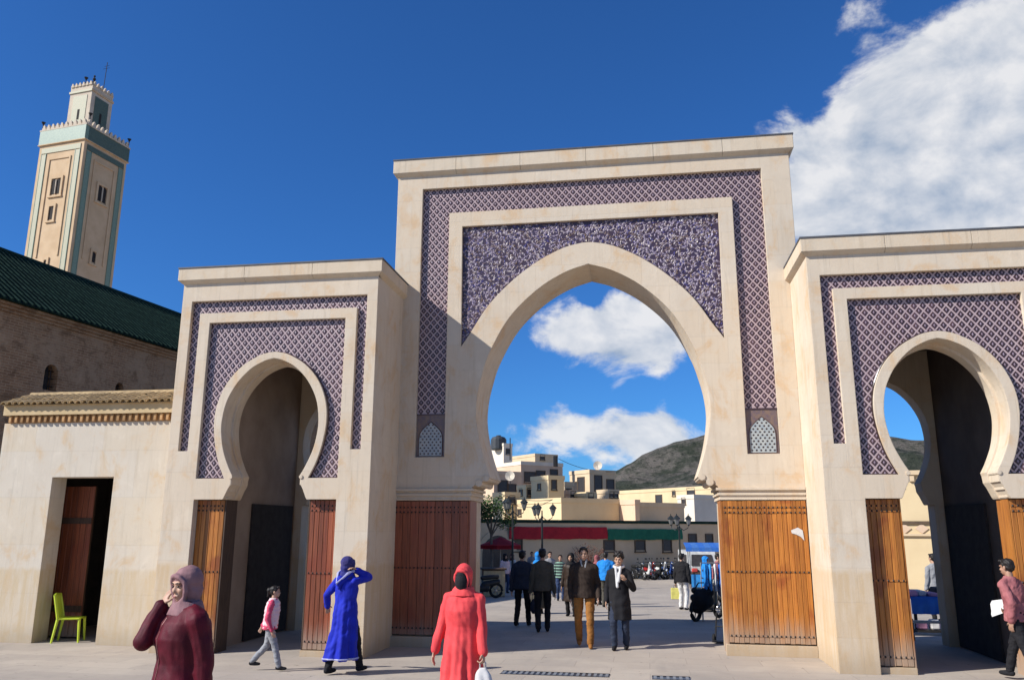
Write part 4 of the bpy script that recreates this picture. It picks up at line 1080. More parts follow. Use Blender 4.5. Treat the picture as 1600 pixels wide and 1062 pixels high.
def person(label, pos, rz, H, top=None, legs=None, robe=None, coat=None, scarf=None, hair='short', skin=None, shoe=None,
           fl=(.10, -.02, .08), fr=(-.10, .02, .08), hl=(.26, -.03, .80), hr=(-.26, -.03, .80), lean=(0, 0, 0), head=(0, 0, 0), near=False,
           vest=None, hem=.16, hem_shift=(0, 0), veil=None, bulk=1.0, fing=(.25, .25), collar=None, group=None, skirt_r=(.27, .24), hood=None, stripe=None, placket=None, shirt=None):
    """person 1.7 m in model units facing -y; left is +x. head = (yaw, pitch, roll)"""
    sc = H/1.7; vx = (.0072 if near else .011)
    root = empty('person', pos, label, 'person', group, rz)
    skin = skin or M_SKIN; shoe = shoe or M_BLACKC
    ln = Vector(lean); hip = V3(0, 0, .93); sh0 = V3(0, .005, 1.385)+ln; nk = V3(0, .01, 1.45)+ln*1.05
    hc = V3(0, -.012, 1.578)+ln*1.15
    HM = Matrix.Rotation(head[0], 3, 'Z') @ Matrix.Rotation(head[1], 3, 'X') @ Matrix.Rotation(head[2], 3, 'Y')
    hp = lambda x, y, z: hc+HM @ Vector((x, y, z))
    hx = {1: V3(.095, 0, .90), -1: V3(-.095, 0, .90)}
    ank = {1: Vector(fl), -1: Vector(fr)}; kn = {}
    for s in (1, -1):
        kn[s], ank[s] = ik(hx[s], ank[s], .425, .415, V3(.1*s, -1, 0))
    shd = {1: sh0+V3(.170*bulk, 0, -.048), -1: sh0+V3(-.170*bulk, 0, -.048)}
    wr = {1: Vector(hl), -1: Vector(hr)}; el = {}
    for s in (1, -1):
        raised = wr[s].z > 1.25
        el[s], wr[s] = ik(shd[s], wr[s], .29, .255, V3(.28*s, .0, -1) if raised else V3(.35*s, 1, -.2))
    # ---- body
    b = Body()
    def e(c, r): b.ell(hp(*c), r, 14, 0, HM)
    e((0, .014, .032), (.074, .094, .086)); e((0, -.020, -.035), (.060, .070, .082)); e((0, -.056, -.092), (.026, .022, .020)); e((0, -.04, -.075), (.045, .045, .035))
    b.cap(hp(0, -.084, .006), hp(0, -.098, -.028), .008, .0125, 8); b.cap(hp(-.036, -.078, .024), hp(.036, -.078, .024), .012, .012, 8)
    b.cap(hp(-.018, -.086, -.064), hp(.018, -.086, -.064), .010, .010, 8)
    for s in (1, -1):
        if not scarf: e((.076*s, .012, -.008), (.010, .022, .031))
        e((.036*s, -.066, -.026), (.024, .022, .022))
    b.cap(nk+V3(0, 0, -.03), hp(0, .012, -.075), .054, .050)
    b.loft([(V3(0, 0, .86), .150, .105), (V3(0, 0, .95), .158, .115), (V3(0, 0, 1.06)+ln*.3, .135, .10), (V3(0, 0, 1.20)+ln*.6, .150, .108), (V3(0, 0, 1.32)+ln*.85, .160, .105), (sh0+V3(0, 0, -.01), .115, .075), (nk+V3(0, 0, -.01), .058, .055)])
    for s in (1, -1):
        b.cap(hx[s], kn[s], .082, .056); b.cap(kn[s], ank[s], .054, .036)
        d = V3(0, -1, 0); b.cap(ank[s]+V3(0, .02, -.035), ank[s]+V3(0, -.13, -.045), .034, .028)
        b.cap(sh0+V3(.07*s*bulk, 0, -.015), shd[s], .045, .045); b.cap(shd[s], el[s], .052, .041); b.cap(el[s], wr[s], .040, .027)
        # hand: palm, four fingers of unequal length, thumb off the side of the palm
        fd = (wr[s]-el[s]).normalized(); side = fd.cross(V3(0, 1, 0) if abs(fd.y) < .8 else V3(0, 0, 1)); side.normalize()
        if fd.z < -.3: fw = V3(0, -1, 0)                    # hanging: thumb forward
        else: fw = V3(-s, 0, 0)
        fw = (fw-fd*fw.dot(fd)).normalized(); nrm = fd.cross(fw)*(-s)
        if nrm.dot(V3(-s, 0, 0)) < 0 and fd.z < -.3: nrm = -nrm
        pc = wr[s]+fd*.05
        Mh = Matrix((fw, nrm, fd)).transposed()
        b.ell(pc, (.040, .016, .052), 10, 0, Mh)
        cu = fing[0 if s > 0 else 1]
        for k, (o, l) in enumerate(((.031, .070), (.0105, .080), (-.0105, .074), (-.031, .058))):
            r0 = wr[s]+fd*.085+fw*o; d1 = (fd*math.cos(cu)+nrm*math.sin(cu)+fw*o*2.2).normalized(); m1 = r0+d1*l*.52
            d2 = (fd*math.cos(cu*2.2)+nrm*math.sin(cu*2.2)+fw*o*1.5).normalized(); b.cap(r0, m1, .0092, .0085, 8); b.cap(m1, m1+d2*l*.5, .0085, .0068, 8)
        t0 = wr[s]+fd*.028+fw*.030; t1 = t0+(fd*.6+fw*.75+nrm*.25).normalized()*.036; b.cap(t0, t1, .0125, .0105, 8); b.cap(t1, t1+(fd*.85+fw*.35+nrm*.35).normalized()*.03, .010, .008, 8)
    b.fuse('body', skin, root, vx if near else .0095, sc, 1)
    # ---- face
    if near or veil is None:
        for s in (1, -1):
            q = MB(); q.ell(hp(.031*s, -.0845, .002)*sc, (.0115*sc, .006*sc, .0062*sc), 8, 0, HM); q.build('eye', M_EYE, root, smooth=True)
            q = MB(); q.tube([hp(.014*s, -.092, .024)*sc, hp(.033*s, -.090, .029)*sc, hp(.050*s, -.078, .022)*sc], .0038*sc, 5); q.build('eyebrow', M_HAIR, root)
        q = MB(); q.ell(hp(0, -.0945, -.064)*sc, (.021*sc, .006*sc, .0075*sc), 8, 0, HM); q.build('mouth', M_LIP, root, smooth=True)
    # ---- trousers
    if legs:
        t = Body()
        t.loft([(V3(0, 0, .84), .155, .115), (V3(0, 0, .94), .170, .128), (V3(0, 0, 1.03)+ln*.25, .155, .118)])
        for s in (1, -1):
            t.cap(hx[s]+V3(0, 0, -.01), kn[s], .096, .072); t.cap(kn[s], ank[s]+V3(0, 0, .01), .071, .058)
        ph = random.uniform(0, 6)
        t.fuse('trousers', legs, root, vx, sc, 2, lambda c: .012*noise.noise(Vector((c.x*9+ph, c.y*9, c.z*13)))+.006*noise.noise(Vector((c.x*20, c.y*20+ph, c.z*34))))
    for s in (1, -1):
        q = Body(); q.cap(ank[s]+V3(0, .028, -.035), ank[s]+V3(0, -.06, -.040), .042, .042); q.cap(ank[s]+V3(0, -.06, -.042), ank[s]+V3(0, -.145, -.046), .041, .030)
        q.cap(ank[s]+V3(0, 0, .03), ank[s], .040, .042); q.fuse('shoe', shoe, root, .010, sc, 1)
    # ---- jacket, coat or robe
    ph = random.uniform(0, 6)
    def sleeves(g, r0, r1, r2, to=.97):
        for s in (1, -1):
            g.cap(sh0+V3(.05*s*bulk, 0, .012), shd[s], r0*.95, r0*.98); g.cap(shd[s], el[s], r0, r1); g.cap(el[s], el[s].lerp(wr[s], to), r1, r2)
    if top:
        g = Body(); k = bulk
        g.loft([(V3(0, .0, .83), .190*k, .150*k), (V3(0, 0, .90), .190*k, .150*k), (V3(0, 0, 1.04)+ln*.3, .170*k, .134*k), (V3(0, 0, 1.2)+ln*.6, .182*k, .138*k), (V3(0, 0, 1.32)+ln*.85, .190*k, .128*k), (sh0+V3(0, 0, .0), .160*k, .098*k), (sh0+V3(0, 0, .04), .115*k, .088*k), (nk+V3(0, 0, .005), .075, .072)])
        sleeves(g, .066*k, .056*k, .046)
        g.fuse('jacket', top, root, vx, sc, 2, lambda c: .014*noise.noise(Vector((c.x*8+ph, c.y*8, c.z*9+c.x*5)))+.007*noise.noise(Vector((c.x*18, c.y*18+ph, c.z*26+c.x*14))))
    if shirt:
        g = Body(); g.cap(V3(0, -.085, 1.02)+ln*.4, V3(0, -.075, 1.28)+ln*.8, .062, .058); g.cap(nk+V3(-.05, -.06, .02), V3(-.012, -.115, 1.30)+ln, .024, .022, 8); g.cap(nk+V3(.05, -.06, .02), V3(.012, -.115, 1.30)+ln, .024, .022, 8)
        g.fuse('shirt', shirt, root, .011, sc, 1)
    if vest:
        g = Body(); k = bulk*1.06
        g.loft([(V3(0, .0, .845), .182*k, .140*k), (V3(0, 0, 1.04)+ln*.3, .175*k, .138*k), (V3(0, 0, 1.2)+ln*.6, .186*k, .142*k), (V3(0, 0, 1.34)+ln*.85, .178*k, .128*k), (sh0+V3(0, 0, .02), .13*k, .10*k), (nk+V3(0, 0, .0), .085, .08)])
        g.fuse('vest', vest, root, vx, sc, 2, lambda c: .0035*math.sin(c.z*75)+.008*noise.noise(Vector((c.x*12, c.y*12, c.z*12))))
    if coat:
        g = Body(); k = bulk
        g.loft([(V3(0, 0, coat[1]), .225*k, .185*k), (V3(0, 0, .80), .205*k, .165*k), (V3(0, 0, .98)+ln*.2, .180*k, .140*k), (V3(0, 0, 1.2)+ln*.6, .186*k, .140*k), (V3(0, 0, 1.32)+ln*.85, .192*k, .130*k), (sh0+V3(0, 0, .0), .162*k, .10*k), (sh0+V3(0, 0, .04), .118*k, .09*k), (nk+V3(0, 0, .012), .078, .075)])
        sleeves(g, .068*k, .058*k, .048)
        g.fuse('coat', coat[0], root, vx, sc, 2, lambda c: .008*math.sin(math.atan2(c.y, c.x)*7+ph)*max(0, min(1, (1.05-c.z)*2.5))+.012*noise.noise(Vector((c.x*9+ph, c.y*9, c.z*10))))
    if robe:
        g = Body(); k = bulk; hs_ = Vector((hem_shift[0], hem_shift[1], 0))
        mid = (ank[1]+ank[-1])*.5*V3(.6, .6, 0)
        g.loft([(mid+hs_+V3(0, 0, hem), skirt_r[0], skirt_r[1]), (mid*.8+hs_*.7+V3(0, 0, .40), skirt_r[0]*.90*k, skirt_r[1]*.90*k), (mid*.4+V3(0, 0, .70), .215*k, .180*k), (V3(0, 0, .93)+ln*.1, .198*k, .165*k), (V3(0, 0, 1.06)+ln*.3, .180*k, .148*k), (V3(0, -.01, 1.22)+ln*.6, .188*k, .160*k), (V3(0, 0, 1.33)+ln*.85, .190*k, .134*k), (sh0+V3(0, 0, .0), .162*k, .10*k), (sh0+V3(0, 0, .04), .118*k, .09*k), (nk+V3(0, 0, .0), .08, .078)], 28)
        sleeves(g, .066*k, .058*k, .053, .96)
        def fold(c):
            a = math.atan2(c.y, c.x); w = max(0, min(1, (1.15-c.z)*1.4))
            f = w*(.021*math.sin(a*6+ph+c.z*1.4)+.010*math.sin(a*13+ph*2-c.z*2))
            return f+.013*noise.noise(Vector((c.x*8+ph, c.y*8, c.z*7+c.x*6)))+.006*noise.noise(Vector((c.x*18, c.y*18+ph, c.z*15+c.x*10)))
        ro = g.fuse('robe', robe, root, vx, sc, 2, fold)
        if placket:
            pk = MB(); pts = []
            # stitched front line lying on the robe
            from mathutils.bvhtree import BVHTree
            bt = BVHTree.FromPolygons([v.co for v in ro.data.vertices], [p.vertices for p in ro.data.polygons])
            for i in range(26):
                z = (1.36-i*.045)*sc; hit = bt.ray_cast(Vector((.0, -1, z)), Vector((0, 1, 0)))
                if hit[0]: pts.append(hit[0]+V3(0, -.002, 0))
            pk.tube(pts, .0035, 5); pk.build('placket', placket, root)
        if stripe:
            from mathutils.bvhtree import BVHTree
            bt = BVHTree.FromPolygons([v.co for v in ro.data.vertices], [p.vertices for p in ro.data.polygons])
            c0 = (mid+hs_+V3(0, 0, hem+.015))*sc; st = MB(); ring = []
            for i in range(40):
                a = 2*math.pi*i/40; d = V3(math.cos(a), math.sin(a), 0); hit = bt.ray_cast(c0+d*1.2, -d)
                if hit[0]: ring.append(hit[0])
            st.tube(ring, .012, 6, closed=True); st.build('hem_trim', stripe, root)
    if collar:
        g = Body()
        for i in range(12):
            a0, a1 = 2*math.pi*i/12, 2*math.pi*(i+1)/12
            f = lambda a: nk+V3(.092*math.cos(a), .085*math.sin(a)-.01, .012+.022*math.sin(a))
            g.cap(f(a0), f(a1), .024, .024, 8)
        for s in (-1, 1): g.cap(nk+V3(.045*s, -.095, .0), V3(.012*s, -.150, 1.16+.05*s)+ln*.5, .026, .030, 8)
        g.fuse('scarf', collar, root, .010, sc, 1)
    if hood:
        g = Body()                                          # pointed djellaba hood lying on the back with pale edging
        g.cap(nk+V3(-.10, .02, .0), nk+V3(0, .16, -.14), .045, .05); g.cap(nk+V3(.10, .02, .0), nk+V3(0, .16, -.14), .045, .05); g.cap(nk+V3(0, .14, -.08), nk+V3(0, .16, -.20), .06, .03)
        g.fuse('hood', hood[0], root, .010, sc, 2)
        q = MB(); q.tube([(nk+V3(-.13, -.02, .045))*sc, (nk+V3(-.10, .085, .01))*sc, (nk+V3(0, .215, -.135))*sc, (nk+V3(.10, .085, .01))*sc, (nk+V3(.13, -.02, .045))*sc], .021*sc, 6)
        q.build('hood_trim', hood[1], root)
    # ---- head covering or hair
    if scarf:
        g = Body()
        g.ell(hp(0, .026, .034), (.096, .108, .102), 16, 0, HM); g.ell(hp(0, .034, -.04), (.090, .088, .105), 14, 0, HM)
        ring = [(0, -.078, .078), (.040, -.074, .066), (.072, -.060, .026), (.075, -.056, -.030), (.060, -.060, -.080), (.024, -.072, -.112), (0, -.076, -.120)]
        ring = ring+[(-x, y, z) for x, y, z in ring[-2:0:-1]]
        for i in range(len(ring)): g.cap(hp(*ring[i]), hp(*ring[(i+1) % len(ring)]), .0175, .0175, 8)
        g.loft([(nk+V3(0, -.005, -.075), .165, .128), (nk+V3(0, -.005, -.03), .135, .115), (nk+V3(0, -.005, .02), .100, .10), (hp(0, .0, -.115), .080, .088)])
        g.fuse('headscarf', scarf, root, vx, sc, 2, lambda c: .008*noise.noise(Vector((c.x*16+ph, c.y*10, c.z*22+c.y*14))))
    elif hair:
        g = Body()
        g.ell(hp(0, .024, .050), (.084, .096, .080), 14, 0, HM); g.ell(hp(0, .052, .01), (.078, .068, .080), 12, 0, HM); g.cap(hp(-.05, -.055, .098), hp(.05, -.055, .098), .020, .020)
        for s in (1, -1): g.cap(hp(.07*s, -.01, .05), hp(.074*s, .0, -.0), .016, .010)
        if hair == 'bun': g.ell(hp(0, .135, .03), (.045, .05, .055), 10, 0, HM); g.cap(hp(0, .13, .02), hp(0, .155, -.10), .035, .015)
        if hair == 'curly':
            for i in range(26):
                a = i*2.4; zz = .03+.10*(i/26); g.ell(hp(.085*math.cos(a)*(1.05-zz*3), .03+.09*math.sin(a)*(1.05-zz*2), .02+zz), (.03, .03, .03), 8)
        g.fuse('hair', M_HAIR, root, .009, sc, 1, lambda c: .004*math.sin(c.x*120+ph)*math.sin(c.z*90+c.y*70))
    if veil:
        g = Body()                                          # black face veil hanging over the chest
        g.ell(hp(0, -.036, -.052), (.084, .082, .125), 16, 0, HM); g.ell(hp(0, -.030, .030), (.068, .074, .040), 14, 0, HM)
        g.fuse('face_veil', veil, root, vx, sc, 2)
    return root, {'wr': {k: v*sc for k, v in wr.items()}, 'el': {k: v*sc for k, v in el.items()}, 'sc': sc}

M_BLACKC = cloth('black_cloth', (.016, .015, .017)); M_NAVY = cloth('navy_cloth', (.030, .038, .062)); M_GREYC = cloth('olive_grey_cloth', (.085, .078, .062)); M_DKBR = cloth('dark_brown_suede', (.042, .028, .021))
M_DENIM = cloth('blue_denim', (.035, .055, .12)); M_TAN = cloth('rust_corduroy', (.30, .125, .03)); M_BURG = cloth('burgundy_velour', (.105, .004, .014), (.06, .003, .009), .6)
M_MAUVE = cloth('mauve_scarf', (.27, .15, .155), (.21, .11, .115)); M_COBALT = cloth('cobalt_djellaba', (.012, .025, .40), (.010, .018, .30), .75); M_BLUESC = cloth('blue_patterned_scarf', (.015, .02, .14), (.06, .05, .16))
M_CORAL = cloth('coral_robe', (.74, .075, .075), (.64, .055, .06), .75); M_WHITEC = cloth('white_cotton', (.62, .60, .58)); M_PINKC = cloth('hot_pink_knit', (.62, .075, .14)); M_PALEPK = cloth('pale_pink_quilt', (.66, .42, .42), (.62, .50, .50))
M_GREYPT = cloth('grey_jersey', (.27, .27, .28)); M_ROSE = cloth('rose_checked_cotton', (.36, .13, .13), (.24, .075, .08)); M_BRIGHTB = cloth('bright_blue_nylon', (.02, .22, .62)); M_LILACT = cloth('lavender_trim', (.42, .42, .66))
M_BROWNC = cloth('dark_brown_leather', (.035, .022, .016), rough=.5)

def stand(u, Y):
    d = ray(u, 826); t = Y/d.y; return Vector((d.x*t, Y, gz(Y)))
def facing(p, off=0): return math.atan2(p.x, -p.y)*0+math.atan2(-(0-p.x)*-1, (0-p.y)*-1)*-1+off if False else math.atan2(-p.x, p.y)+off
# -- foreground
p = stand(306, 5.35)
person('stout woman in burgundy velour robe and mauve headscarf holding one hand to her cheek', p, rad(-36), 1.60, robe=M_BURG, scarf=M_MAUVE, near=True, bulk=1.18, placket=M_LIP,
       hr=(-.105, -.15, 1.435), hl=(.25, .03, .80), fl=(.08, -.10, .08), fr=(-.10, .08, .08), lean=(0, -.02, 0), head=(rad(10), rad(8), 0), fing=(.3, .35), skirt_r=(.30, .27))
p = stand(726, 8.6)
red, ri = person('woman in coral red robe with hood and black face veil carrying a white bag', p, rad(-6), 1.60, robe=M_CORAL, scarf=M_CORAL, veil=M_BLACKC, near=True, bulk=1.02,
       hr=(-.29, -.08, .80), hl=(.265, -.10, .80), fl=(.08, -.05, .08), fr=(-.08, .05, .08), head=(rad(-4), rad(6), 0), fing=(1.0, .35), skirt_r=(.26, .25))
def local(root, v): return Matrix.Translation(root.location) @ Matrix.Rotation(root.rotation_euler.z, 4, 'Z') @ v
h = local(red, ri['wr'][1]+V3(.0, -.01, -.08))
bag = empty('shopping_bag', h, 'white carrier bag hanging from the hand of the coral robed woman', 'bag')
g = Body(); g.loft([(V3(.02, 0, -.46), .10, .055), (V3(.01, 0, -.40), .135, .075), (V3(0, 0, -.26), .120, .062), (V3(0, 0, -.13), .082, .04), (V3(0, 0, -.06), .03, .018)], 16)
g.fuse('sack', M_WHITEC, bag, .010, 1, 1, lambda c: .010*math.sin(c.x*60+c.z*18)*max(0, min(1, -c.z*4)))
MB().tube([(-.03, 0, -.07), (-.03, 0, -.02), (0, 0, .012), (.03, 0, -.02), (.03, 0, -.07)], .008, 6).build('handle', M_WHITEC, bag)
p = stand(546, 12.2)
person('woman in cobalt blue djellaba seen from behind with one hand raised to her ear', p, rad(158), 1.66, robe=M_COBALT, scarf=M_BLUESC, near=True, hood=(M_COBALT, M_LILACT), stripe=M_LILACT,
       hl=(.47, -.10, .94), hr=(-.135, -.06, 1.50), fl=(.10, .22, .10), fr=(-.12, -.24, .08), legs=M_BLACKC, hem=.22, hem_shift=(.03, .04), fing=(.1, .5), skirt_r=(.25, .26), head=(rad(-14), rad(4), 0))
p = stand(432, 12.25)
person('child in pink cardigan and pale quilted vest striding right with hair tied up', p, rad(100), 1.22, top=M_PINKC, vest=M_PALEPK, legs=M_GREYPT, hair='bun', near=True,
       fl=(.07, .34, .17), fr=(-.07, -.26, .08), hl=(.24, .22, .86), hr=(-.22, -.10, .82), lean=(0, -.05, 0), head=(rad(8), rad(2), 0), bulk=1.05)
p = stand(1572, 13.55)
pk, pi_ = person('man in rose checked shirt and dark trousers walking into the right passage with papers', p, rad(-146), 1.72, top=M_ROSE, legs=M_BLACKC, hair='short', near=True, skin=M_SKIND,
       fl=(.09, .30, .12), fr=(-.10, -.30, .08), hl=(.22, .05, .84), hr=(-.20, -.24, .96), lean=(0, -.05, 0), head=(0, rad(6), 0), fing=(.3, 1.0))
h = local(pk, pi_['wr'][-1]+V3(-.03, -.17, .03))
pp = MB()
for i in range(5): pp.box((-.11+.004*i, -.16, i*.0022), (.11+.003*i, .14, i*.0022+.0012), 0, Matrix.Rotation(rad(i*3-6), 4, 'Z'))
o = pp.build('paper_sheaf', M_WHITEC, None, h, rad(-118)); o.rotation_euler = (rad(35), rad(62), rad(-118)); tag(o, 'sheaf of pale papers in the hand of the man in rose shirt', 'papers')

def stripe_mat():
    t = NT('striped_jersey'); sep = t.N('ShaderNodeSeparateXYZ'); t.L(t.map(), sep.inputs[0])
    w = t.math('SINE', t.math('MULTIPLY', sep.outputs[2], 62.0))
    return t.out(t.mix(t.rng(w, .1, .5), (.02, .025, .03), (.22, .36, .28)), .9)
M_STRIPE = stripe_mat()
# -- people in and beyond the arch
WALKERS = 'people walking through the square'
def pw(u, vfoot): return G(u, vfoot)
p = pw(816, 978)
na, ni = person('man in dark navy jacket walking away with a navy bag in his hand', p, rad(172), 1.72, top=M_NAVY, legs=M_BLACKC, group=WALKERS, bulk=1.14, fl=(.10, .16, .10), fr=(-.10, -.18, .08), hl=(.25, .03, .80), hr=(-.27, -.02, .80), fing=(.4, 1.0))
h = local(na, ni['wr'][-1]+V3(-.03, 0, -.09))
nb_ = empty('duffel_bag', h, 'navy cloth bag carried by the man in dark navy jacket', 'bag')
g = Body(); g.loft([(V3(0, 0, -.42), .07, .13), (V3(0, 0, -.34), .11, .19), (V3(0, 0, -.2), .11, .20), (V3(0, 0, -.10), .06, .14)], 16); g.fuse('sack', M_NAVY, nb_, .012, 1, 1)
MB().tube([(0, -.1, -.12), (0, -.07, -.03), (0, 0, .01), (0, .07, -.03), (0, .1, -.12)], .011, 6).build('handle', M_BLACKC, nb_)
person('man in olive grey jacket and black trousers walking away beside the navy jacket man', pw(848, 987), rad(186), 1.76, top=M_GREYC, legs=M_BLACKC, group=WALKERS, fl=(.09, .10, .09), fr=(-.10, -.10, .08))
person('man in dark brown jacket and rust trousers walking towards the camera', pw(914, 1010), rad(4), 1.80, top=M_DKBR, legs=M_TAN, group=WALKERS, bulk=1.1, fl=(.10, -.16, .08), fr=(-.10, .14, .10), hl=(.25, -.10, .84), hr=(-.24, .04, .82), shoe=M_TAN, skin=M_SKIN, shirt=M_GREYPT)
person('young person in long black coat with a white scarf under the arch', pw(970, 1014), rad(-6), 1.70, coat=(M_BLACKC, .52), legs=M_NAVY, collar=M_WHITEC, hair='curly', group=WALKERS, fl=(.10, .06, .08), fr=(-.10, -.10, .08), hl=(.16, -.22, 1.22), hr=(-.24, -.06, .84))
person('woman in long dark brown coat half hidden behind the man in rust trousers', pw(893, 962), rad(-12), 1.68, coat=(M_BROWNC, .40), legs=M_BLACKC, scarf=M_BLACKC, group=WALKERS)
person('boy in dark jacket with pale green stripes and blue jeans facing the arch', pw(876, 938), rad(5), 1.62, top=M_STRIPE, legs=M_DENIM, group=WALKERS, fl=(.09, -.10, .08))
person('person in bright blue rain jacket behind the long black coat', pw(948, 948), rad(170), 1.72, top=M_BRIGHTB, legs=M_GREYC, group=WALKERS, bulk=1.25, hair='short')
person('woman in pale pink top and jeans standing beside the planter', pw(789, 926), rad(40), 1.64, top=M_PALEPK, legs=M_DENIM, group=WALKERS, scarf=M_BLACKC)
person('woman in white blouse and dusky red scarf standing near the planter', pw(800, 920), rad(-30), 1.64, top=M_WHITEC, legs=M_ROSE, scarf=M_BURG, group=WALKERS)
person('woman in bright blue headscarf walking just ahead of the olive grey jacket', pw(841, 958), rad(176), 1.70, robe=M_GREYC, scarf=M_BRIGHTB, group=WALKERS)
person('man in grey coat far behind the walkers near the red banner', pw(831, 912), rad(10), 1.74, top=M_GREYPT, legs=M_GREYC, group=WALKERS)
p = pw(1068, 952)
ya, yi = person('man in black padded jacket and white trousers by the blue market stall', p, rad(150), 1.70, top=M_BLACKC, legs=M_WHITEC, group=WALKERS, bulk=1.15)
h = local(ya, yi['wr'][1]+V3(0, 0, -.08))
yb_ = empty('shopping_bag', h, 'lemon yellow paper bag held by the man in black padded jacket', 'bag')
M_YEL = simple('lemon_paper', (.66, .60, .16), rough=.6)
MB().bbox((-.15, -.06, -.42), (.15, .06, -.08), .012).build('sack', M_YEL, yb_); MB().tube([(-.06, 0, -.08), (-.05, 0, 0), (.05, 0, 0), (.06, 0, -.08)], .008, 5).build('handle', M_BLACKC, yb_)
person('woman in bright blue robe standing among goods at the market stall', pw(1106, 955), rad(60), 1.62, robe=M_BRIGHTB, scarf=M_BRIGHTB, group=WALKERS)
person('man in charcoal jacket striding behind the striped boy', pw(859, 932), rad(20), 1.74, top=M_GREYPT, legs=M_NAVY, group=WALKERS, fl=(.10, -.22, .09), fr=(-.10, .24, .12), hl=(.24, .14, .84), hr=(-.24, -.16, .84), lean=(0, -.04, 0))
person('woman in rose headscarf and dark robe just right of the brown jacket man', pw(934, 944), rad(165), 1.62, robe=M_BLACKC, scarf=M_ROSE, group=WALKERS)
person('man in rose shirt and jeans leaning towards the rack of garments', pw(1119, 948), rad(80), 1.70, top=M_ROSE, legs=M_DENIM, group=WALKERS, lean=(0, -.12, 0), hl=(.20, -.30, 1.0), hr=(-.20, -.34, 1.05), fl=(.10, -.16, .08), fr=(-.10, .16, .08))
person('dark haired man in grey shirt behind the goods table in the right passage', stand(1452, 24.0), rad(200), 1.74, top=M_GREYPT, legs=M_BLACKC, group=WALKERS)

# ------------------------------------------------------------------ street things
def leafy(mbl, c, r, n, size, rnd, mats=2, squash=1.0):
    for _ in range(n):
        d = Vector((rnd.gauss(0, 1), rnd.gauss(0, 1), rnd.gauss(0, 1))).normalized()*(rnd.random()**.45)*r
        d.z *= squash; p = Vector(c)+d
        a = Vector((rnd.gauss(0, 1), rnd.gauss(0, 1), rnd.gauss(0, .6))).normalized(); b_ = a.cross(Vector((rnd.gauss(0, 1), rnd.gauss(0, 1), rnd.gauss(0, 1)))).normalized()
        l = size*rnd.uniform(.6, 1.4); w = l*.42
        mbl.add([p-a*l, p+b_*w, p+a*l, p-b_*w], [(0, 1, 2, 3)], rnd.randrange(mats))
M_LF1 = simple('fresh_leaf', (.09, .16, .035), (.06, .11, .025), .6, 9, .3, 0); M_LF2 = simple('dark_leaf', (.045, .085, .025), (.03, .06, .02), .6, 9, .3, 0)  # two leaf greens, mixed at random through the crown
M_TRUNK = simple('grey_bark', (.17, .14, .11), rough=.95, bump=.5); M_TWIG = simple('reddish_twig', (.16, .07, .05), (.11, .05, .035), .8, 9, .2, 0)
def tree(u, v_mid, Y, r, label, n=1500, squash=.8):
    q = stand(u, Y); zc = P(u, v_mid, Y).z-q.z; root = empty('young_tree', q, label, 'tree'); rnd = random.Random(int(u))
    t = MB(); t.tube([(0, 0, -.1), (.03, .02, zc*.4), (-.02, .03, zc*.75), (0, 0, zc*1.02)], [.09, .075, .06, .03], 7)
    cl = []
    for i in range(9):
        a = i*2.4; e = Vector((math.cos(a)*r*.62, math.sin(a)*r*.62, zc+r*squash*rnd.uniform(-.45, .55))); t.tube([(0, 0, zc*.7), e*.5+Vector((0, 0, zc*.42)), e], [.035, .022, .01], 5); cl.append(e)
    t.build('trunk', M_TRUNK, root)
    c = MB()
    for e in cl+[Vector((0, 0, zc+r*.3))]: leafy(c, e, r*.46, n//10, .075, rnd, 2, .8)
    c.build('crown', [M_LF1, M_LF2], root)
tree(768, 803, 41, 1.25, 'small green tree growing beside the arch foot before the market wall')
tree(742, 797, 40.2, 1.1, 'leafy green tree half hidden by the left arch pier', 1200)
def shrub():
    q = WC+ND*abs(solve_ext(WC, ND, 907)); q = Vector((q.x+.5, q.y-.9, GRND)); root = empty('bare_shrub', q, 'bare reddish shrub spreading against the market wall', 'shrub'); rnd = random.Random(2)
    b = MB()
    for i in range(46):
        a = rnd.uniform(0, 6.28); L = rnd.uniform(.9, 2.0); sp_ = rnd.uniform(.3, 1.1); p0 = Vector((0, 0, 0)); p1 = Vector((math.cos(a)*sp_*.5, math.sin(a)*sp_*.3, L*.6)); p2 = Vector((math.cos(a)*sp_*1.2, math.sin(a)*sp_*.5, L))
        b.tube([p0, p1, p2], [.03, .02, .008], 4)
    b.build('stems', M_TWIG, root)
    c = MB(); leafy(c, (0, 0, 1.25), 1.15, 900, .045, rnd, 1, .8); c.build('twig_tips', M_TWIG, root)
shrub()

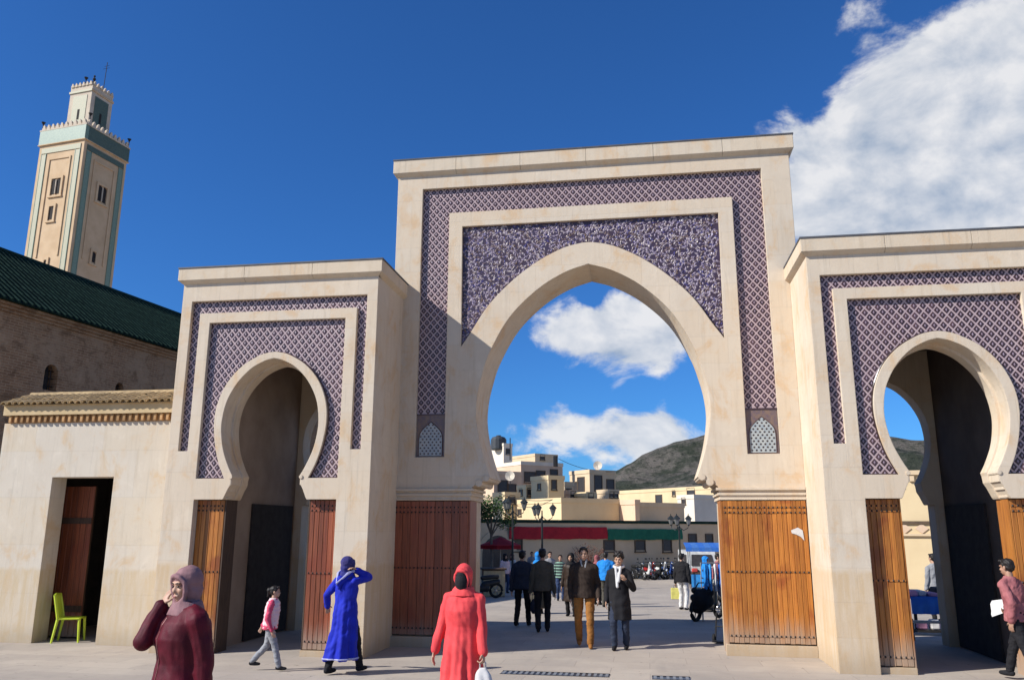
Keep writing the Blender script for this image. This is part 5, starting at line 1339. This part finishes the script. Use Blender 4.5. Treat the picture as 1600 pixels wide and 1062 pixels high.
M_LAMP = simple('lamp_green_black', (.03, .035, .033), rough=.45, metal=.3); M_LGLASS = simple('smoked_lamp_glass', (.16, .16, .15), rough=.2, bump=0)
def lamp(u, vt, Y, label, n=2):
    q = stand(u, Y); H = P(u, vt, Y).z-q.z
    root = empty('street_lamp', q, label, 'street lamp', 'lamps in the square')
    b = MB(); b.lathe([(.17, 0), (.19, .05), (.15, .12), (.12, .5), (.08, .6), (.055, .8), (.045, H-.6), (.06, H-.55), (.035, H-.5), (.03, H-.25)], n=10); b.build('pole', M_LAMP, root)
    for i in range(n):
        a = math.pi*2*i/n+.3; d = Vector((math.cos(a), math.sin(a), 0)); e = d*.55
        b = MB(); b.tube([Vector((0, 0, H-.55)), d*.25+Vector((0, 0, H-.75)), d*.5+Vector((0, 0, H-.62)), e+Vector((0, 0, H-.45))], .022, 6); arm = b.build('arm', M_LAMP, root)
        b = MB(); c = e+Vector((0, 0, H-.45)); b.lathe([(.07, 0), (.16, .30)], c, 6); lan = b.build('lantern', M_LGLASS, root)
        b = MB(); b.lathe([(.20, .301), (.18, .34), (.07, .46), (.02, .50), (.03, .54), (0.005, .58)], c, 6); b.build('lantern_cap', M_LAMP, lan); b = MB(); b.lathe([(.03, -.06), (.08, -.001)], c, 6); b.build('lantern_base', M_LAMP, lan)
lamp(801, 780, 39, 'street lamp by the small tree, in front of the left end of the red banner', 3)
lamp(847, 789, 41, 'street lamp with lanterns standing before the middle of the red banner', 3)
lamp(1061, 806, 46, 'street lamp standing before the end of the green banner', 3)

M_SEAT = simple('black_vinyl', (.02, .02, .02), rough=.45); M_RUB = simple('tyre_rubber', (.018, .018, .018), rough=.9); M_CHR = simple('dull_chrome', (.45, .45, .45), rough=.3, metal=.9, bump=0)
M_PAINTS = [simple('red_enamel', (.28, .02, .02), rough=.3, bump=0), simple('black_enamel', (.02, .02, .022), rough=.3, bump=0), simple('white_enamel', (.62, .62, .60), rough=.3, bump=0), simple('blue_enamel', (.03, .07, .25), rough=.3, bump=0)]
def scooter(label, q, rz, paint, group='motor scooters parked by the wall'):
    root = empty('motor_scooter', q, label, 'scooter', group, rz)
    for y in (-.62, .62):
        b = MB(); ring = [(0, y+.235*math.cos(a*math.pi/8), .28+.235*math.sin(a*math.pi/8)) for a in range(16)]; b.tube(ring, .052, 7, closed=True); w = b.build('wheel', M_RUB, root, smooth=True)
        b = MB()
        for k in range(5): a = k*1.2566; b.tube([(0, y, .28), (0, y+.2*math.cos(a), .28+.2*math.sin(a))], .014, 4)
        b.tube([(-.06, y, .28), (.06, y, .28)], .04, 8); b.build('hub', M_CHR, w)
    b = Body(); b.cap((0, .15, .50), (0, .70, .60), .13, .10); b.cap((0, -.15, .34), (0, .25, .36), .12, .14); b.cap((0, -.36, .38), (0, -.44, .82), .11, .08); b.cap((0, -.45, .85), (0, -.47, .98), .09, .07)
    b.cap((0, -.62, .52), (0, -.5, .56), .08, .08); b.fuse('body', paint, root, .03, 1, 2)
    b = Body(); b.cap((0, .08, .74), (0, .66, .78), .09, .085); b.fuse('seat', M_SEAT, root, .025, 1, 1)
    b = MB(); b.tube([(0, -.62, .28), (0, -.5, .7), (0, -.44, 1.0)], .03, 6); b.build('fork', M_CHR, root)
    b = MB(); b.tube([(-.34, -.36, 1.04), (-.12, -.44, 1.0), (.12, -.44, 1.0), (.34, -.36, 1.04)], .018, 6); hb = b.build('handlebar', M_SEAT, root)
    for s in (-1, 1):
        b = MB(); b.tube([(s*.22, -.42, 1.02), (s*.26, -.42, 1.20)], .008, 4); b.ell((s*.27, -.42, 1.23), (.06, .015, .045), 8); b.build('mirror', M_SEAT, hb)
    b = MB(); b.ell((0, -.535, .93), (.075, .05, .07), 10); b.build('headlight', M_CHR, root, smooth=True)
    return root
base = None; rnd = random.Random(8)
looks = ['black scooter first in the row by the lamp of the long coat walkers', 'red scooter near the row start', 'white scooter', 'black scooter', 'blue scooter', 'white scooter', 'black scooter', 'red scooter']
protos = {}
names = ['black', 'white', 'red', 'black', 'white', 'blue', 'black', 'white', 'black']
for i in range(9):
    k, w = wall_at(968+i*9.0); q = Vector((w.x+1.1, w.y-1.3, gz(w.y-1.3))); col = names[i]
    pm = M_PAINTS[('red', 'black', 'white', 'blue').index(col)]
    lab = {0: 'black scooter at the left end of the parked row', 1: 'white scooter second from the left in the parked row', 2: 'red scooter in the row parked under the green banner', 3: 'black scooter between the red scooter and a white one in the row', 4: 'white scooter in the middle of the parked row', 5: 'blue scooter in the row parked by the market wall', 6: 'black scooter right of the blue scooter', 7: 'white scooter nearly hidden at the right of the row', 8: 'black scooter at the right end of the parked row'}[i]
    if col in protos:
        r = copy_tree(protos[col]); r.location = q; r.rotation_euler.z = HANG+rad(rnd.uniform(-14, 14)); r['label'] = lab
    else: protos[col] = scooter(lab, q, HANG+rad(rnd.uniform(-14, 14)), pm)
r = copy_tree(protos['black']); r.location = stand(752, 31.5); r.rotation_euler.z = rad(-62); r['label'] = 'black scooter parked beside the tan kiosk at the arch foot'

# white van
def van():
    q = stand(1090, 49); root = empty('parked_van', q, 'small white van with dark windscreen parked behind the blue stall', 'van', rz=rad(8))
    b = MB(); b.prism([(-1.0+0, .35), (-1.0, .95), (-.62, 1.78), (2.2, 1.82), (2.3, .35)], -.78, .78, ax='yz')
    body = b.build('body', M_PAINTS[2], root)
    b = MB(); b.add([(-.64, -1.0, 1.02), (.64, -1.0, 1.02), (.56, -.72, 1.62), (-.56, -.72, 1.62)], [(0, 1, 2, 3)])
    for v in range(4): x, y, z = b.v[v]; b.v[v] = (x, y-.015, z)
    b.add([(x, y+.02, z) for x, y, z in b.v[:4]], [(3, 2, 1, 0)]); b.build('windscreen', M_WIN, root)
    for s in (-1, 1):
        MB().box((s*.79-.008, -.45, 1.08), (s*.79+.008, .35, 1.60)).box((s*.79-.008, .5, 1.08), (s*.79+.008, 1.6, 1.60)).build('side_window', M_WIN, root)
        b = MB(); b.ell((s*.58, -1.01, .72), (.13, .04, .10), 10); b.build('headlight', M_CHR, root, smooth=True)
        for y in (-.55, 1.6):
            b = MB(); b.tube([(s*.66, y, .30), (s*.80, y, .30)], .30, 14); w = b.build('wheel', M_RUB, root); b = MB(); b.tube([(s*.79, y, .30), (s*.815, y, .30)], .16, 10); b.build('rim', M_CHR, w)
        b = MB(); b.bbox((s*.92-.08, -.62, 1.05), (s*.92+.08, -.55, 1.22), .02); b.build('mirror', M_SEAT, root)
    MB().bbox((-.82, -1.08, .34), (.82, -.98, .52), .03).build('bumper', M_SEAT, root); MB().box((-.35, -1.015, .62), (.35, -1.0, .80)).build('grille', M_SEAT, root)
van()

# market stall with blue awning, right of the arch
M_BLUEAW = simple('blue_awning_canvas', (.02, .10, .40), (.03, .14, .45), .8, 4); M_BLUEAW2 = simple('pale_blue_canvas', (.05, .17, .46), (.04, .13, .38), .8, 4); M_TARP = simple('sky_blue_tarp', (.04, .28, .62), (.03, .20, .50), .5, 6); M_POLE = simple('galvanised_pole', (.35, .35, .34), rough=.5, metal=.5)
GOODS = [simple('goods_pink', (.62, .30, .42)), simple('goods_white', (.66, .64, .62)), simple('goods_red', (.5, .06, .05)), simple('goods_yellow', (.6, .45, .08)), simple('goods_blue', (.05, .18, .5)), simple('goods_dark', (.03, .03, .035))]
ORD = ['first', 'second', 'third', 'fourth', 'fifth', 'sixth', 'seventh', 'eighth', 'ninth']; GCOL = ['pink', 'white', 'red', 'yellow', 'blue', 'dark']
def stall():
    a = stand(1076, 43.5); w = 3.4
    root = empty('market_stall', a, 'market stall with striped blue canvas awning beyond the orange door', 'stall')
    zt = P(1076, 850, 43.5).z-a.z
    for x in (0, w):
        for y in (0, 2.0): MB().tube([(x, y, 0), (x, y, zt-.19+(.16 if y else 0))], .03, 6).build('post', M_POLE, root)
    b = MB(); n = 12
    for i in range(n): b.prism([(-.35, zt-.34), (-.35, zt-.14), (2.2, zt+.06), (2.2, zt+.03), (-.33, zt-.17), (-.33, zt-.34)], -.2+i*(w+.4)/n+.002, -.2+(i+1)*(w+.4)/n-.002, mi=i % 2, ax='yz')
    b.build('awning', [M_BLUEAW, M_BLUEAW2], root)
    MB().box((0, .1, .72), (w, 1.2, .78)).build('table_top', M_WOODD, root); MB().box((.02, .12, .08), (w-.02, .14, .72)).build('table_skirt', M_TARP, root)
    rnd = random.Random(4)
    for i in range(8):
        x, y = .25+i*.40, .62+.08*(i % 2); h = rnd.uniform(.14, .36); k = (2, 1, 0, 3, 4, 1, 2, 5)[i]; g = MB(); g.bbox((x-.15, y-.16, .785), (x+.15, y+.16, .785+h), .04)
        tag(g.build('folded_goods', GOODS[k], None, a), GCOL[k]+' bundle of goods, '+ORD[i]+' from the left on the blue awning stall', 'goods', 'goods laid out on the stall table')
stall()
def rack():
    a = stand(1092, 22.5); root = empty('clothes_rack', a, 'clothes rack hung with blue and white garments near the lemon bag', 'rack')
    MB().tube([(0, 0, 0), (0, 0, 1.45), (1.3, .3, 1.45), (1.3, .3, 0)], .02, 6).build('frame', M_POLE, root)
    rnd = random.Random(6)
    for i in range(9):
        t = .08+i*.10; x, y = 1.3*t, .3*t; g = Body(); h = rnd.uniform(.55, .8)
        g.loft([((x, y, 1.42-h), .05, .22), ((x, y, 1.2), .045, .20), ((x, y, 1.38), .04, .18), ((x, y, 1.43), .02, .06)], 12)
        o = g.fuse('hanging_garment', (M_BRIGHTB, M_TARP, M_WHITEC, M_BLUEAW)[i % 4], None, .02, 1, 1, lambda c: .015*noise.noise(c*9)); o.location = a
        tag(o, ('bright blue', 'sky blue', 'white', 'deep blue')[i % 4]+' garment, '+ORD[i]+' from the left on the clothes rack', 'garment', 'garments on the rack')
rack()
r = copy_tree(protos['black']); r.location = G(1106, 968); r.rotation_euler.z = rad(148); r['label'] = 'black scooter standing beside the orange door with a bag slung on it'
def pannier():
    a = G(1100, 970); root = empty('pannier_bag', a+Vector((-.02, -.12, .40)), 'bulky black bag slung over the scooter beside the orange door', 'bag', rz=rad(118))
    g = Body(); g.ell((0, 0, .14), (.24, .30, .26), 14); g.ell((.06, .08, -.02), (.20, .22, .18), 12); g.ell((-.03, -.1, .30), (.17, .2, .14), 12); g.fuse('sack', M_BLACKC, root, .02, 1, 1, lambda c: .03*noise.noise(c*7))
    MB().tube([(0, -.2, .42), (0, -.1, .56), (0, .1, .56), (0, .2, .42)], .018, 6).build('strap', M_SEAT, root)
pannier()
def trolley():
    a = G(1131, 1004); root = empty('hand_trolley', a, 'folded black hand trolley leaning by the foot of the orange door pier', 'trolley', rz=rad(-20))
    MB().tube([(-.16, 0, .06), (-.13, .06, .55), (.13, .06, .55), (.16, 0, .06)], .018, 6).tube([(-.15, .02, .3), (.15, .02, .3)], .012, 5).build('frame', M_IRON, root)
    MB().box((-.17, -.22, .03), (.17, 0, .05)).build('toe_plate', M_IRON, root)
    for s in (-1, 1): b = MB(); b.tube([(s*.19-.02, .03, .08), (s*.19+.02, .03, .08)], .08, 12); b.build('wheel', M_RUB, root)
trolley()
# kiosk, awning, goods table, barrier
def kiosk():
    a = stand(771, 33); root = empty('wooden_kiosk', a, 'low tan wooden kiosk box standing by the arch foot', 'kiosk', rz=rad(18)); M = M_OCHRE
    MB().box((-.42, -.32, 0), (.42, .32, 1.02)).build('carcass', M_WOODD, root)
    bm = MB().bbox((-.068, -.018, .03), (.068, 0, 1.0), .005).mesh('board', M)
    for i in range(6): link('board', bm, root, (-.35+i*.14, -.322, 0)); 
    for i in range(4): link('board', bm, root, (.422, -.22+i*.15, 0), rad(90))
    MB().bbox((-.5, -.40, 1.022), (.5, .40, 1.09), .02).build('counter', M_WOODD, root)
kiosk()
def red_awning():
    a = stand(782, 41.8); zt = P(782, 842, 41.8).z-a.z; root = empty('market_parasol', a, 'dark red market parasol beside the arched doorway', 'parasol')
    MB().tube([(0, 0, 0), (0, 0, zt+.1)], .03, 6).build('pole', M_POLE, root); b = MB(); n = 8
    for k in range(n):
        a0, a1 = 2*math.pi*k/n, 2*math.pi*(k+1)/n; r = 1.05
        pts = [(0, 0, zt+.12), (r*math.cos(a0), r*math.sin(a0), zt-.28), (r*math.cos(a1), r*math.sin(a1), zt-.28), (r*math.cos(a0), r*math.sin(a0), zt-.45), (r*math.cos(a1), r*math.sin(a1), zt-.45)]
        b.add(pts+[(x, y, z-.015) for x, y, z in pts], [(0, 1, 2), (1, 3, 4, 2), (5, 7, 6), (6, 7, 9, 8)])
    b.build('canopy', M_REDB, root)
red_awning()
def goods_table():
    a = stand(1434, 20.6); root = empty('display_table', a, 'vendor table under a blue cloth seen through the right passage', 'table')
    MB().bbox((-.3, 0, .72), (1.6, .9, .76), .01).build('table_top', M_WOODD, root)
    for x in (-.22, 1.5):
        for y in (.08, .82): MB().box((x-.03, y-.03, 0), (x+.03, y+.03, .72)).build('leg', M_IRON, root)
    b = MB(); n = 40; vs_ = []
    for i in range(n+1):
        x = -.32+1.94*i/n; w_ = .02*math.sin(i*1.3)
        vs_ += [(x, .92, .767), (x, -.02, .767), (x, -.035+w_, .55), (x, -.04+w_*1.6, .40)]
    fs = [(i*4+j, i*4+j+1, i*4+j+5, i*4+j+4) for i in range(n) for j in range(3)]; b.add(vs_, fs)
    tag(b.build('table_cloth', M_BLUEAW, None, a, smooth=True), 'deep blue cloth draped over the vendor table', 'tablecloth')
    rnd = random.Random(9)
    for i in range(8):
        x, y = -.2+i*.22, .42+.1*(i % 2); c = (GOODS[0], GOODS[1], GOODS[0], GOODS[5])[i % 4]; g = MB(); g.bbox((x-.095, y-.3, .772), (x+.095, y+.3, .772+rnd.uniform(.06, .2)), .025)
        tag(g.build('folded_goods', c, None, a), ('pink', 'white', 'pink', 'dark')[i % 4]+' folded cloth, '+ORD[i]+' from the left on the vendor table', 'goods', 'goods on the vendor table')
    b = MB()
    for i in range(7): x = -.2+i*.26; b.bbox((x-.10, -.30, .10), (x+.10, -.08, .28+.03*(i % 3)), .03, i % 3)
    for k in range(3): pass
    crate = empty('goods_tray', a+Vector((0, -.05, 0)), 'low black tray of pink and white wares before the vendor table', 'tray')
    b.build('wares', [GOODS[0], GOODS[1], GOODS[0]], crate); MB().box((-.34, -.36, .0), (1.6, -.04, .09)).build('tray_base', M_IRON, crate)
goods_table()
def barrier():
    a = stand(1434, 18.6); root = empty('low_barrier', a, 'low white painted rail across the rear of the right passage', 'barrier')
    for z in (.10, .34): MB().bbox((-.4, -.03, z), (1.5, .03, z+.055), .01).build('rail', M_WHITEC, root)
    for x in (-.3, 1.4): MB().tube([(x, 0, 0), (x, 0, .42)], .03, 6).build('post', M_IRON, root)
barrier()

# lime plastic chair in the gatehouse doorway
def chair():
    a = Vector((-11.0, 14.95, 0)); root = empty('plastic_chair', a, 'lime green plastic chair in the open gatehouse doorway', 'chair', rz=rad(112))
    M = simple('lime_plastic', (.52, .62, .03), (.46, .56, .03), .4, 5, .5, 0)
    b = MB(); b.bbox((-.22, -.22, .415), (.22, .21, .445), .02); b.build('seat', M, root)
    for x, y, sp_ in ((-.19, -.19, -.03), (.19, -.19, -.03), (-.19, .19, .06), (.19, .19, .06)):
        b = MB(); b.tube([(x*1.1, y+sp_, 0), (x, y, .42)], [.020, .028], 6); b.build('leg', M, root)
    bk = MB()
    for x in (-.20, .20): bk.tube([(x, .19, .43), (x*1.02, .24, .66), (x*.95, .29, .86)], .022, 6)
    bk.tube([(-.19, .29, .86), (0, .305, .875), (.19, .29, .86)], .028, 6); bf = bk.build('backrest', M, root)
    for i in range(5): x = -.13+i*.065; MB().box((x-.02, -.006, 0), (x+.02, .006, .44), 0, Matrix.Translation((0, .20, .43)) @ Matrix.Rotation(rad(-12), 4, 'X')).build('slat', M, bf)
chair()
# paper scrap on the orange leaf, drain grates
b = MB(); pts = [(-.10, .05), (.02, .10), (.10, .05), (.115, -.13), (.06, -.06), (-.02, -.02), (-.09, 0)]
b.prism(pts, -.0015, .0)
tag(b.build('paper_scrap', M_WHITEC, None, (2.66, YM-.012, 2.08)), 'torn scrap of white paper stuck to the orange door leaf', 'paper')
def grate(x, y, L, label):
    root = empty('drain_grate', (x, y, gz(y)), label, 'grate', 'drain grates in the paving')
    MB().box((-L/2, -.15, .002), (L/2, -.125, .010)).box((-L/2, .125, .002), (L/2, .15, .010)).build('frame', M_IRON, root); MB().box((-L/2, -.125, .0015), (L/2, .125, .003)).build('pit', M_WIN, root)
    bm = MB().box((-.022, -.124, .0035), (.022, .124, .009)).mesh('bar', M_POLE); n = int(L/.085)
    for i in range(n): link('bar', bm, root, (-L/2+(i+.5)*L/n, 0, 0))
grate(-1.40, 12.85, 1.62, 'long iron drain grate in front of the coral robed woman'); grate(.30, 12.80, .55, 'short iron drain grate below the orange door')
